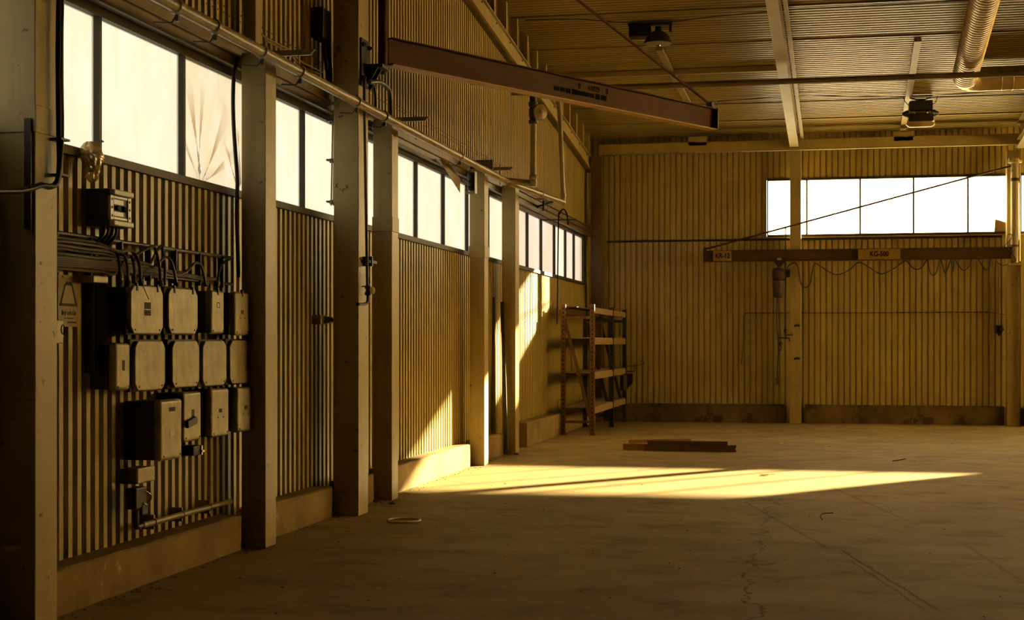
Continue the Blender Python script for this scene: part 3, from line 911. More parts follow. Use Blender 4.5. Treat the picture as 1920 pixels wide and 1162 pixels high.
obj('rod_eye', MB().lathe(r0 + Vector((0, -.03, 0)), (0, 1, 0), [(0, .035), (.06, .035)], 12), 'black', pc)
for px0, px1, s_, sz, lb in ((1338, 1372, 'KR-12', .115, 'small'), (1609, 1688, 'KG-500', .115, 'wide')):
    xa, xb = at_y(px0, 480, YC).x, at_y(px1, 480, YC).x
    pl = obj('yellow_plate', MB().box(xa, xb, YC - .068, YC - .062, FB + .012, FT - .012), 'yellow', pc)
    text(s_, .135, 'ink', ((xa + xb) / 2, YC - .0695, (FB + FT) / 2), (R(90), 0, 0), pl, 'lettering', .001, .004).scale = (.82, 1, 1)

# hoist on its trolley
hx = at_y(1460, 520, YC).x
z1 = FB
tr = thing('electric_hoist', (hx, YC, at_y(1460, 560, YC).z), 'brown electric chain hoist hanging from the pillar crane beam', 'hoist')
zz = lambda py: at_y(1460, py, YC).z
obj('trolley', MB().prism([(hx - .14, YC - .075, zz(483)), (hx + .17, YC - .075, zz(483)), (hx + .15, YC - .075, zz(487)), (hx + .05, YC - .075, zz(499)), (hx - .03, YC - .075, zz(499)), (hx - .13, YC - .075, zz(487))], (0, .012, 0))
    .prism([(hx - .14, YC + .065, zz(483)), (hx + .17, YC + .065, zz(483)), (hx + .05, YC + .065, zz(499)), (hx - .03, YC + .065, zz(499))], (0, .012, 0)).tube([(hx, YC - .08, zz(497)), (hx, YC + .08, zz(497))], .014, 8), 'black', tr)
obj('type_plate', MB().box(hx - .03, hx + .055, YC - .079, YC - .075, zz(488), zz(484)), 'plastic', tr)
obj('hook', MB().tube([(hx, YC, zz(498)), (hx, YC, zz(503))], .02, 8), 'black', tr)
obj('motor', MB().lathe((hx - .13, YC, zz(515)), (1, 0, 0), [(0, .07), (.015, .11), (.06, .135), (.12, .14), (.18, .14), (.21, .12), (.25, .11), (.26, .05)], 20), 'motor', tr, smooth=True)
obj('chain_bag', MB().lathe((hx - .01, YC, zz(558)), (0, 0, 1), [(0, .05), (.015, .085), (.05, .10), (.25, .115), (.33, .11), (.36, .06)], 16), 'motor', tr, smooth=True)
obj('limit_switch', MB().box(hx + .14, hx + .22, YC - .04, YC + .04, zz(520), zz(505)), 'black', tr, bevel=.008)
for i, (xs, lb) in enumerate((((1457, 1456, 1458.5, 1459, 1457.5, 1457.5), 'long'),)):
    ys = (556, 600, 632, 660, 685, 708)
    P = [at_y(x, y, YC) for x, y in zip(xs, ys)]
    obj('pendant_cable', MB().tube(curve_pts(P, 5), .010, 8), 'cable', tr, smooth=True)
    e = P[-1]
    obj('pendant_control', MB().box(e.x - .032, e.x + .032, e.y - .03, e.y + .03, e.z - .13, e.z + .0), 'rust', tr, bevel=.01)
P = [at_y(x, y, YC + .03) for x, y in ((1458, 556), (1460, 590), (1463, 620), (1464, 640))]
obj('chain', MB().tube(curve_pts(P, 4), .009, 6), 'black', tr)
e = P[-1]
obj('load_hook', MB().lathe(e + Vector((0, 0, -.09)), (0, 0, 1), [(0, .015), (.01, .03), (.07, .032), (.09, .012)], 12).tube(curve_pts([e + Vector((0, 0, -.09)), e + Vector((.012, 0, -.14)), e + Vector((-.01, 0, -.18)), e + Vector((-.03, 0, -.15))], 4), .010, 6), 'black', tr, smooth=True)
# separate vertical rod with a small tap, and its fittings on the far wall
pa, pb = at_y(1473, 425, 29.46), at_y(1471, 618, 29.46)
t = thing('air_drop', pb, 'slim vertical air pipe with a tap on the far wall, beside the hoist chain', 'pipe')
obj('drop', MB().tube([pa, (pa.x, pa.y, pb.z)], .012, 8).tube([pa, (pa.x, 29.89, pa.z)], .012, 8), 'darkpipe', t)
q = Vector((pa.x, pa.y, pb.z))
obj('filter', MB().lathe(q + Vector((0, 0, -.06)), (0, 0, 1), [(0, .015), (.01, .032), (.06, .036), (.08, .014)], 12), 'black', t, smooth=True)
obj('tap', MB().tube([q + Vector((0, 0, -.06)), q + Vector((0, 0, -.16))], .010, 8).tube([q + Vector((-.12, 0, -.16)), q + Vector((.0, 0, -.16))], .012, 8).tube([q + Vector((0, 0, -.10)), q + Vector((.14, 0, -.10))], .012, 8).tube([q + Vector((.0, 0, -.16)), q + Vector((.07, 0, -.17)), q + Vector((.07, 0, -.23))], .014, 8), 'black', t)
obj('wall_stay', MB().tube([q + Vector((0, 0, -.13)), (q.x, 29.89, q.z - .13)], .010, 6), 'black', t)

# festoon cable under the beam
F = [(1474, 516), (1477, 500), (1484, 493), (1493, 493), (1498, 510), (1502, 530), (1510, 538), (1519, 530), (1523, 508), (1528, 493), (1540, 499), (1566, 513), (1590, 506), (1610, 491), (1628, 499), (1652, 512), (1676, 502),
     (1698, 488), (1708, 498), (1719, 504), (1730, 498), (1739, 486), (1743, 506), (1749, 515), (1756, 508), (1763, 485), (1768, 500), (1772, 510), (1777, 503), (1783, 485), (1786, 500), (1787, 507), (1788, 500), (1790, 484), (1800, 500), (1808, 505), (1817, 497), (1824, 483), (1833, 484), (1842, 497), (1850, 505), (1856, 495), (1860, 483)]
YK = YC - .03
tag(obj('festoon_cable', MB().tube(curve_pts([at_y(x, y + 1, YK) for x, y in F], 6), .0105, 8), 'cable', smooth=True), 'black festoon cable hanging in loops under the pillar crane beam', 'cable')
tag(obj('loop_cable', MB().tube(curve_pts([at_y(x, y, YC - .09) for x, y in ((1878, 470), (1886, 458), (1896, 447), (1897, 440), (1890, 440), (1888, 452), (1893, 470), (1905, 486), (1898, 492), (1880, 497), (1868, 490))], 6), .008, 6), 'cable', smooth=True), 'thin cable loop at the hinge of the pillar crane', 'cable')

# conduits and the switch on the far wall
z = at_y(1300, 451, 29.85).z
tag(obj('wall_conduit', MB().tube([(-4.1, 29.85, z), (a2 - .05, 29.85, z)], .020, 10), 'darkpipe', smooth=True), 'dark conduit running along the far wall below the window', 'conduit')
zw = at_y(1600, 586, 29.87).z
P = [at_y(1390, 683, 29.87), at_y(1394, 640, 29.87), at_y(1394, 592, 29.87), Vector((at_y(1398, 586, 29.87).x, 29.87, zw)), Vector((at_y(1640, 585, 29.87).x, 29.87, zw)), Vector((at_y(1850, 585, 29.87).x, 29.87, zw + .005)), at_y(1885, 590, 29.87)]
mb = MB().tube(P, .007, 6)
for i in range(42):
    xx = P[3].x + (P[5].x - P[3].x) * i / 41
    mb.box(xx - .012, xx + .012, 29.862, 29.90, zw - .016, zw + .004)
tag(obj('clipped_wire', mb, 'rackdark'), 'thin wire clipped across the far wall at head height', 'wire')
s0 = at_y(1873, 617, 29.85)
t = thing('wall_switch', s0 + Vector((0, 0, -.1)), 'small dark switch on the far wall beside the right pillar', 'switch')
obj('housing', MB().box(s0.x - .06, s0.x + .06, 29.78, 29.90, s0.z - .08, s0.z + .08), 'black', t, bevel=.012)
obj('knob', MB().lathe((s0.x + .05, 29.78, s0.z), (0, -1, 0), [(0, .035), (.02, .035), (.035, .02)], 12), 'rust', t, smooth=True)
obj('plug', MB().lathe((s0.x, 29.83, s0.z - .13), (0, 0, 1), [(0, .015), (.01, .022), (.05, .022)], 10), 'black', t)
tag(obj('switch_conduit', MB().tube([(s0.x, 29.85, s0.z + .08), (s0.x, 29.85, at_y(1873, 495, 29.85).z)], .013, 8), 'pipe', smooth=True), 'thin vertical conduit above the far wall switch', 'conduit')
# brown card leaning in the corner of the far window
c0, c1 = at_y(1864, 438, 29.86), at_y(1887, 413, 29.86)
tag(obj('cardboard_piece', MB().prism([(c0.x, 29.86, c0.z), (c1.x, 29.86, c0.z), (c1.x, 29.86, c1.z - .04), (c0.x + .02, 29.86, c1.z + .03)], (0, .006, 0)), 'card'), 'brown card in the lower right corner of the far window', 'card')
# rust marks on the slim far column
for py in (611, 673):
    q = at_y(1492, py, 29.49)
    tag(obj('column_bracket', MB().tube(curve_pts([(q.x - .03, 29.49, q.z), (q.x + .03, 29.485, q.z + .02), (q.x + .08, 29.48, q.z)], 4), [.012] + [.02] * 7 + [.012], 8), 'black'),
        'upper rusty stub on the slim far column' if py == 611 else 'lower rusty stub on the slim far column', 'bracket')

# ------------------------------------------------------------------ lamps and duct under the roof
q = on_roof(1233, 40, .0)
q = Vector((q.x, q.y, roof(q.y)))
a, b, c = ray(1234, 82); 
t_ = q.y / b; rim = Vector((a * t_, q.y, EYE + c * t_))
t = thing('dome_lamp', q + Vector((0, 0, -.5)), 'dome lamp with its ballast box hanging from the roof, behind the high jib crane', 'lamp')
lc = Vector((q.x, q.y, 0))
obj('lamp_shade', MB().lathe((rim.x, q.y, rim.z), (0, 0, 1), [(.0, .215), (.012, .215), (.04, .205), (.10, .175), (.15, .13), (.18, .085), (.20, .05), (.26, .045)], 28), 'darkpipe', t, smooth=True)
obj('lens', MB().lathe((rim.x, q.y, rim.z - .03), (0, 0, 1), [(0, .06), (.01, .15), (.028, .205), (.03, .21)], 28), 'boxcover', t, smooth=True)
obj('bulb', MB().lathe((rim.x + .01, q.y - .03, rim.z - .055), (0, 0, 1), [(0, .01), (.01, .03), (.03, .035)], 12), 'chrome', t, smooth=True)
zb = rim.z + .20
obj('ballast_box', MB().box(rim.x - .44, rim.x - .10, q.y - .10, q.y + .10, zb - .10, zb + .08), 'black', t, bevel=.015)
obj('mounting_rail', MB().box(rim.x - .46, rim.x + .22, q.y - .05, q.y + .05, zb + .08, roof(q.y) - .02), 'black', t)
obj('side_clamp', MB().box(rim.x + .17, rim.x + .21, q.y - .03, q.y + .03, zb - .03, zb + .1), 'black', t)

yl = on_roof(1728, 181, .04).y
L = lambda px, py: at_y(px, py, yl)
t = thing('twin_lamp', L(1728, 235), 'dark lamp with two shiny end bulbs hanging under the roof, right of the main rafter', 'lamp')
x0, x1 = L(1704, 200).x, L(1748, 200).x
obj('housing', MB().box(x0, x1, yl - .14, yl + .14, L(1726, 208).z, L(1726, 191).z), 'black', t, bevel=.012)
xm = (x0 + x1) / 2
obj('mounting_arm', MB().bar((x0, yl, roof(yl) - .03), (x1, yl, roof(yl) - .03), .05, .03).bar((x0 + .02, yl, roof(yl) - .06), (xm, yl, L(1726, 189).z), .03, .02).bar((x1 - .02, yl, roof(yl) - .06), (xm, yl, L(1726, 189).z), .03, .02).box(xm - .05, xm + .05, yl - .04, yl + .04, L(1726, 192).z, L(1726, 186).z), 'black', t)
obj('reflector', MB().prism([(x0 - .02, yl - .17, L(1726, 215).z), (x1 + .02, yl - .17, L(1726, 215).z), (x1 - .02, yl - .12, L(1726, 208).z), (x0 + .02, yl - .12, L(1726, 208).z)], (0, .34, 0)), 'chrome', t)
obj('glass_tray', MB().tube([(x0 - .02, yl, L(1726, 224).z), (x0 + .01, yl, L(1726, 225).z), (x1 - .01, yl, L(1726, 225).z), (x1 + .02, yl, L(1726, 224).z)], [.10, .13, .13, .10], 20), 'duct', t, smooth=True)
obj('hood', MB().prism([(x0, yl - .15, L(1726, 216).z), (x1, yl - .15, L(1726, 216).z), (x1 + .01, yl - .15, L(1726, 229).z), (x0 - .01, yl - .15, L(1726, 229).z)], (0, .02, 0)), 'black', t)
for sx, ex, lb in ((x0, -1, 0), (x1, 1, 0)):
    obj('end_bulb', MB().lathe((sx, yl, L(1726, 213).z), (ex, 0, 0), [(0, .06), (.02, .07), (.06, .055), (.10, .035), (.115, .01)], 14), 'black', t, smooth=True)
    obj('socket_ring', MB().lathe((sx - ex * .12, yl - .175, L(1726, 214).z), (ex, 0, .2), [(0, .03), (.02, .034), (.03, .028), (.05, .034), (.07, .03)], 12), 'chrome', t, smooth=True)
for pts, lb in ((((1693, 180), (1697, 190), (1704, 198)), 'short lamp lead on the left side of the two-eyed lamp'), (((1758, 180), (1754, 192), (1748, 195)), 'short lamp lead on the right side of the two-eyed lamp')):
    tag(obj('lamp_lead', MB().tube(curve_pts([L(*p) for p in pts], 6), .008, 6), 'cable'), lb, 'cable')

# spiral duct
DX, DZ = 2.47, 5.97
dt = thing('ventilation_duct', (DX, 25, DZ - .2), 'spiral steel ventilation duct under the roof at the upper right', 'duct')
ya, yb_ = 14.0, 25.0
pts, rs = [], []
y = ya
while y < yb_ - .001:
    for dy, rr in ((0, .200), (.085, .200), (.092, .208), (.100, .200)):
        yy = y + dy
        if yy <= yb_: pts.append(Vector((DX - .16 * (yb_ - yy) / 5.0, yy, DZ + .095 * (yb_ - yy)))); rs.append(rr)
    y += .11
obj('spiral_tube', MB().tube(pts, rs, 28, cap=False), 'duct', dt, smooth=True)
E = [Vector((DX, 24.98, DZ)), Vector((DX + .02, 25.12, DZ - .01)), Vector((DX + .10, 25.24, DZ - .02)), Vector((DX + .24, 25.30, DZ - .02)), Vector((DX + .42, 25.30, DZ - .02))]
obj('elbow', MB().tube(curve_pts(E, 4), .20, 28, cap=False), 'duct', dt, smooth=True)
rs = []; pts = []
for k in range(5):
    for dx, rr in ((0, .2), (.165, .2), (.172, .206), (.18, .2)):
        pts.append(Vector((DX + .42 + k * .18 + dx, 25.30, DZ - .02))); rs.append(rr)
obj('cross_tube', MB().tube(pts, rs, 28, cap=False), 'duct', dt, smooth=True)
xe = pts[-1].x
E = [Vector((xe, 25.30, DZ - .02)), Vector((xe + .16, 25.30, DZ - .05)), Vector((xe + .28, 25.30, DZ - .17)), Vector((xe + .30, 25.30, DZ - .36))]
obj('down_elbow', MB().tube(curve_pts(E, 4), .20, 24), 'duct', dt, smooth=True)
obj('collar', MB().tube([(xe - .02, 25.30, DZ - .02), (xe + .03, 25.30, DZ - .02)], .212, 24), 'darkpipe', dt)

# ------------------------------------------------------------------ electrical boxes on the left wall
def octo(y0, y1, z0, z1, X, ch):
    return [(X, y0 + ch, z0), (X, y1 - ch, z0), (X, y1, z0 + ch), (X, y1, z1 - ch), (X, y1 - ch, z1), (X, y0 + ch, z1), (X, y0, z1 - ch), (X, y0, z0 + ch)]


def box_yz(x0, x1, yt, yb, X):
    a, b = at_x(x0, yt, X), at_x(x1, yt, X)
    return a.y, b.y, at_x(x0, yb, X).z, a.z


def switch_box(label, x0, x1, yt, yb, X, kind='octagon', marks=()):
    y0, y1, z0, z1 = box_yz(x0, x1, yt, yb, X)
    t = thing('switch_box', (-4.49, (y0 + y1) / 2, z0), label, 'electrical box', 'grey electrical boxes on the left wall')
    if kind == 'octagon':
        obj('body', MB().box(-4.49, X - .035, y0 + .015, y1 - .015, z0 + .012, z1 - .012).box(X - .06, X - .032, y0 - .012, y1 + .012, z0 - .008, z1 + .012), 'boxbody', t, bevel=.008)
        obj('cover', MB().prism(octo(y0, y1, z0, z1, X - .034, .045), (.034, 0, 0)), 'boxcover', t, bevel=.006)
    else:
        obj('body', MB().box(-4.49, X - .05, y0 + .008, y1 - .008, z0 + .008, z1 - .008), 'boxbody', t, bevel=.01)
        obj('cover', MB().box(X - .06, X, y0, y1, z0, z1), 'boxcover', t, bevel=.024, seg=4)
    w, h = y1 - y0, z1 - z0
    # latch tabs on the top edge and small screws
    for f in (() if yt > 600 else (.18, .82) if w > .3 else (.5,)):
        yy = y0 + w * f
        obj('latch', MB().box(X - .015, X + .006, yy - .012, yy + .012, z1 - .035, z1 + .018), 'black', t, bevel=.004)
    for f in ((.12, .08), (.88, .08)):
        obj('screw', MB().lathe((X, y0 + w * f[0], z0 + h * f[1]), (1, 0, 0), [(0, .007), (.004, .006)], 8), 'black', t)
    for m in marks:
        if m == 'handle':
            obj('handle', MB().bar((X + .012, y0 + w * .55, z0 + h * .42), (X + .03, y0 - .02, z0 + h * .36), .025, .05).lathe((X, y0 + w * .55, z0 + h * .42), (1, 0, 0), [(0, .03), (.02, .028)], 14), 'black', t, bevel=.006)
        elif m == 'label':
            l = obj('name_label', MB().box(X, X + .0012, y0 + w * .42, y0 + w * .58, z0 + h * .42, z0 + h * .64), 'print', t)
        elif m == 'tall_label':
            for q, (za, zb) in enumerate(((.38, .50), (.52, .66))):
                obj('name_label', MB().box(X, X + .0012, y0 + w * .40, y0 + w * .60, z0 + h * za, z0 + h * zb), 'print', t)
        elif m == 'window':
            obj('indicator_window', MB().box(X, X + .002, y0 + w * .40, y0 + w * .62, z0 + h * .40, z0 + h * .50), 'plastic', t)
            obj('name_label', MB().box(X, X + .001, y0 + w * .36, y0 + w * .66, z0 + h * .80, z0 + h * .87), 'print', t)
        elif m == 'square':
            f = MB(); a, b = y0 + w * .40, y0 + w * .62; c, d = z0 + h * .60, z0 + h * .72
            f.box(X, X + .0012, a, b, c, c + .005).box(X, X + .0012, a, b, d - .005, d).box(X, X + .0012, a, a + .005, c, d).box(X, X + .0012, b - .005, b, c, d)
            obj('outline_mark', f, 'ink', t)
        elif m == 'dots':
            for q in range(2):
                obj('dot', MB().lathe((X, y0 + w * (.35 + .3 * q), z0 + h * .40), (1, 0, 0), [(0, .006), (.002, .005)], 8), 'ink', t)
            obj('name_label', MB().box(X, X + .0012, y0 + w * .40, y0 + w * .58, z0 + h * .50, z0 + h * .58), 'print', t)
    return t


BX = [
    ('grey octagonal box with two stacked black labels, top row, nearest the camera', 246, 306, 534, 625, -4.31, 'octagon', ('tall_label',)),
    ('plain grey octagonal box, second from the camera in the top row', 317, 371, 539, 625, -4.31, 'octagon', ()),
    ('narrow grey box with a small square outline, top row', 397, 421, 543, 626, -4.28, 'round', ('square',)),
    ('narrow grey box with a dark smudged label, top row, farthest from the camera', 441, 468, 546, 629, -4.28, 'round', ('dots',)),
    ('narrow grey box with a black catch, middle row, nearest the camera', 218, 245, 643, 733, -4.30, 'round', ('label',)),
    ('widest plain grey octagonal box of the middle row, above the big deep box', 254, 310, 639, 733, -4.30, 'octagon', ()),
    ('plain grey octagonal box at the centre of the middle row', 324, 374, 639, 727, -4.30, 'octagon', ()),
    ('plain grey octagonal box, fourth from the camera in the middle row', 381, 425, 639, 724, -4.30, 'octagon', ()),
    ('stained grey octagonal box at the far end of the middle row', 432, 471, 638, 720, -4.30, 'octagon', ()),
    ('big deep grey box with rounded edges, lowest row', 302, 342, 750, 866, -4.22, 'round', ('window',)),
    ('grey box with a black lever handle, lowest row', 345, 378, 735, 830, -4.27, 'round', ('handle', 'label')),
    ('rounded grey box between the lever box and the far end of the lowest row', 397, 430, 729, 821, -4.27, 'round', ('dots',)),
    ('rounded grey box at the far end of the lowest row', 446, 476, 726, 811, -4.27, 'round', ('dots',)),
]
boxes = [switch_box(*b) for b in BX]
# dark mounting frames behind each row
for (xa, xb, yt, yb, lb) in ((205, 462, 560, 575, 'dark mounting rail behind the top row of grey boxes'), (195, 462, 672, 684, 'dark mounting rail behind the middle row of grey boxes'), (225, 470, 770, 782, 'dark mounting rail behind the lowest row of grey boxes')):
    a = at_x(xa, yt, -4.48); b = at_x(xb, yt, -4.48); c = at_x(xa, yb, -4.48)
    tag(obj('mounting_rail', MB().box(-4.497, -4.492, a.y, b.y, c.z, a.z), 'black'), lb, 'rail')
# dark neighbour boxes in the shadow
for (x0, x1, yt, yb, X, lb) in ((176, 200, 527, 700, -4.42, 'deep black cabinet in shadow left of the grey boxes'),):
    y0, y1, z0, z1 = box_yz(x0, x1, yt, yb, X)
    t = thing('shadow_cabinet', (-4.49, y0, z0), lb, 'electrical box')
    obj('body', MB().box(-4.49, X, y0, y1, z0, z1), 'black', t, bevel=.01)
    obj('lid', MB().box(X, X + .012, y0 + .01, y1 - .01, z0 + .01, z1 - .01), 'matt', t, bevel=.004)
y0, y1, z0, z1 = box_yz(176, 196, 516, 526, -4.36)
tag(obj('small_terminal', MB().box(-4.49, -4.36, y0, y1 + .05, z0 - .01, z1), 'boxcover', bevel=.006), 'tiny pale terminal above the black cabinet', 'electrical box')

# outlet below the big box, with its plug
y0, y1, z0, z1 = box_yz(258, 290, 878, 908, -4.36)
t = thing('outlet_box', (-4.49, y0, z0), 'small grey outlet under the big deep box', 'outlet')
obj('body', MB().box(-4.49, -4.37, y0 + .005, y1 - .005, z0, z1 - .004), 'boxbody', t, bevel=.008)
obj('cover', MB().box(-4.375, -4.355, y0, y1, z0, z1), 'boxcover', t, bevel=.012)
obj('socket', MB().box(-4.42, -4.34, y0 - .06, y0 + .10, z0 - .16, z0 - .02), 'black', t, bevel=.01)
obj('socket_rim', MB().box(-4.36, -4.335, y0 + .02, y0 + .11, z0 - .21, z0 - .13), 'boxbody', t, bevel=.01)
obj('clip', MB().tube(curve_pts([(-4.33, y0 + .06, z0 - .05), (-4.32, y0 + .12, z0 - .09), (-4.33, y0 + .08, z0 - .14), (-4.33, y0 + .02, z0 - .12)], 4), .005, 6), 'chrome', t)
yS, zS = y0 + .03, z0 - .17
# a little black switch under the lever box
q = at_x(375, 835, -4.36)
t = thing('small_switch', q + Vector((0, 0, -.1)), 'little black switch under the lever box', 'switch')
obj('body', MB().box(-4.49, -4.37, q.y - .09, q.y + .07, q.z - .07, q.z), 'black', t, bevel=.006)
obj('pull_handle', MB().box(-4.37, -4.35, q.y + .02, q.y + .06, q.z - .05, q.z - .035).box(-4.37, -4.36, q.y + .03, q.y + .05, q.z - .07, q.z - .0), 'chrome', t)

# floor level conduit
ca, cb = at_x(267, 984, -4.40), at_x(432, 940, -4.40)
zc_ = (ca.z + cb.z) / 2
t = thing('low_conduit', (-4.40, ca.y, zc_), 'pale conduit running low above the kerb, bending up to the outlet', 'conduit')
obj('run', MB().tube([(-4.40, ca.y, zc_), (-4.40, cb.y, zc_)], .022, 12), 'pipe', t, smooth=True)
obj('bend', MB().tube(curve_pts([(-4.40, ca.y + .02, zc_), (-4.40, ca.y - .08, zc_ + .0), (-4.39, ca.y - .12, zc_ + .03), (-4.38, yS - .02, zS - .03), (-4.38, yS, zS + .02)], 5), .020, 10), 'cable', t, smooth=True)
for f in (.12, .42, .74):
    yy = ca.y + (cb.y - ca.y) * f
    obj('clamp', MB().tube([(-4.40, yy - .015, zc_), (-4.40, yy + .015, zc_)], .027, 12).box(-4.49, -4.40, yy - .008, yy + .008, zc_ - .05, zc_ + .05), 'pipe', t)

# breaker box near the bag, pale insert with dark switches
y0, y1, z0, z1 = box_yz(211, 249, 352, 423, -4.30)
t = thing('breaker_box', (-4.49, (y0 + y1) / 2, z0), 'pale breaker box with a square window under the hanging bag', 'electrical box')
h = z1 - z0; w = y1 - y0
obj('body', MB().box(-4.49, -4.325, y0, y1, z0, z1), 'boxbody', t, bevel=.01)
obj('front_top', MB().box(-4.33, -4.29, y0 + .01, y1, z1 - h * .17, z1 - .004), 'plastic', t, bevel=.008)
obj('front_bottom', MB().box(-4.33, -4.29, y0 + .01, y1, z0 + .004, z0 + h * .17), 'plastic', t, bevel=.008)
for a, b in ((.0, .14), (.86, 1.0)):
    obj('side_strip', MB().box(-4.33, -4.312, y0 + w * a, y0 + w * b, z0 + h * .18, z1 - h * .18), 'window_white', t, bevel=.002)
    for q in (.28, .5, .72):
        obj('screw', MB().lathe((-4.312, y0 + w * (a + b) / 2, z0 + h * q), (1, 0, 0), [(0, .009), (.003, .008)], 10), 'black', t)
obj('window_back', MB().box(-4.33, -4.322, y0 + w * .14, y0 + w * .86, z0 + h * .18, z1 - h * .18), 'black', t)
for za, zb in ((.20, .25), (.29, .40), (.60, .72), (.76, .81)):
    obj('insert_strip', MB().box(-4.323, -4.314, y0 + w * .17, y0 + w * (.83 if zb - za < .06 else .64), z0 + h * za, z0 + h * zb), 'window_white', t)
obj('breaker', MB().box(-4.323, -4.305, y0 + w * .30, y0 + w * .48, z0 + h * .44, z0 + h * .57), 'print', t, bevel=.003)
obj('breaker', MB().box(-4.323, -4.300, y0 + w * .58, y0 + w * .76, z0 + h * .43, z0 + h * .57), 'ink', t, bevel=.003)
for k in range(4):
    yy = y0 + .05 + k * .055
    tag(obj('breaker_lead', MB().tube(curve_pts([(-4.38, yy, z0 + .01), (-4.38, yy - .01, z0 - .04), (-4.41, yy - .03, z0 - .09), (-4.45, yy - .05, z0 - .14)], 4), .011, 8), 'cable', smooth=True),
        'short black lead under the pale breaker box', 'cable', 'leads under the pale breaker box')

# cable rack and the cables that drop into the boxes
XK = -4.445
ztop = at_x(300, 464, XK).z; zlow = at_x(300, 519, XK).z
yk0, yk1 = 6.9, at_x(436, 487, XK).y
t = thing('cable_rack', (XK, (yk0 + yk1) / 2, zlow), 'long two-bar cable rack on the left wall above the grey boxes', 'cable rack')
obj('top_bar', MB().tube([(XK, yk0, ztop), (XK, yk1, ztop)], .014, 10), 'cablegrey', t, smooth=True)
obj('bottom_bar', MB().tube([(XK, yk0, zlow), (XK, yk1, zlow)], .012, 10), 'cablegrey', t, smooth=True)
for k in range(9):
    yy = 7.65 + k * .42
    if yy < yk1: obj('rack_strap', MB().box(XK - .02, XK + .022, yy - .008, yy + .008, ztop - .24, ztop), 'black', t)
rnd = random.Random(5)
drops = [  # turning px, path px points, radius
    ([(212, 470), (221, 478), (224, 500), (226, 526)], 'black cable dropping to the left edge of the top row boxes'),
    ([(222, 471), (234, 480), (239, 500), (240, 526)], 'black cable arching down just left of the two-label box'),
    ([(243, 469), (255, 480), (262, 500), (264, 530)], 'thick black cable arching down onto the two-label box'),
    ([(283, 463), (293, 472), (299, 500), (301, 531)], 'black cable arching down onto the right end of the two-label box'),
    ([(287, 500), (298, 492), (311, 482), (322, 492), (331, 530)], 'black cable humping up over the plain top box'),
    ([(330, 515), (350, 508), (366, 493), (378, 500), (386, 534)], 'black cable with a tall hump before the narrow top boxes'),
    ([(436, 484), (420, 492), (411, 508), (407, 540)], 'black cable curving back from the rack end to a narrow top box'),
    ([(300, 462), (306, 475), (309, 500), (309, 533)], 'thin black cable dropping between the two wide top boxes'),
    ([(240, 480), (248, 486), (252, 505), (253, 530)], 'thin black cable hidden behind the thick arching cable'),
]
zs = [ztop - .030 - .0235 * i for i in range(9)]
for i, (pp, lb) in enumerate(drops):
    z = zs[i]; Xp = XK + .028
    P = []
    y_start = at_x(pp[0][0], 470, Xp).y
    if i not in (6,):
        yy = yk0
        while yy < y_start - .12:
            P.append(Vector((Xp + rnd.uniform(-.004, .004), yy, z + rnd.uniform(-.004, .004)))); yy += .21
    Q = [at_x(x, y, -4.40 + .02 * k) for k, (x, y) in enumerate(pp)]
    P += Q
    tag(obj('power_cable', MB().tube(curve_pts(P, 5), .010 if i != 2 else .0115, 8), 'cablegrey' if i % 3 else 'cable', smooth=True), lb, 'cable', 'cables on the wall rack')
for i in range(5):
    z = zlow + .012 + i * .021 - .05 * (i > 2)
    P = []; yy = yk0; yend_ = (at_x(430, 530, XK).y, at_x(415, 530, XK).y, at_x(300, 520, XK).y, at_x(425, 534, XK).y, at_x(350, 520, XK).y)[i]
    while yy < yend_:
        P.append((XK + .026, yy, z + rnd.uniform(-.006, .006))); yy += .3
    tag(obj('power_cable', MB().tube(curve_pts(P, 4), .0095, 8), 'cablegrey', smooth=True), ['thin grey cable lying on the lower rack bar, longest of its bunch', 'thin grey cable just above the lower rack bar', 'short grey cable on the lower rack bar, ending over the two-label box', 'thin grey cable clipped beneath the lower rack bar', 'thin grey cable over the lower rack bar, ending over the plain top box'][i], 'cable', 'cables on the wall rack')
# glands and loose wire tips on the top row
for i, px in enumerate((226, 240, 264, 301, 331, 386, 407)):
    q = at_x(px, 532, -4.33)
    tag(obj('cable_gland', MB().lathe(q + Vector((0, 0, -.02)), (0, 0, 1), [(0, .018), (.02, .022), (.035, .022), (.045, .015)], 10), 'boxbody', smooth=True), 'small cable gland on the top row boxes, one under each arching cable', 'gland', 'cable glands on the top row')
tag(obj('loose_wire', MB().tube([at_x(264, 520, -4.27), at_x(270, 540, -4.262), at_x(279, 561, -4.262)], .003, 6), 'cable'), 'thin loose wire hanging over the two-label box', 'wire')
q = at_x(471, 680, -4.30)
tag(obj('red_wire', MB().tube(curve_pts([q, q + Vector((.02, .04, -.02)), q + Vector((.03, .10, -.05)), q + Vector((.03, .13, -.02)), q + Vector((.03, .10, -.005))], 5), .004, 6), 'copper'), 'red wire tail sticking out behind the stained grey box', 'wire')
tag(obj('open_flap', MB().prism([q + Vector((0, .02, .10)), q + Vector((.05, .12, .02)), q + Vector((.05, .13, -.02)), q + Vector((0, .02, -.06))], (.004, .004, 0)), 'boxcover'), 'small metal flap behind the stained grey box', 'flap')

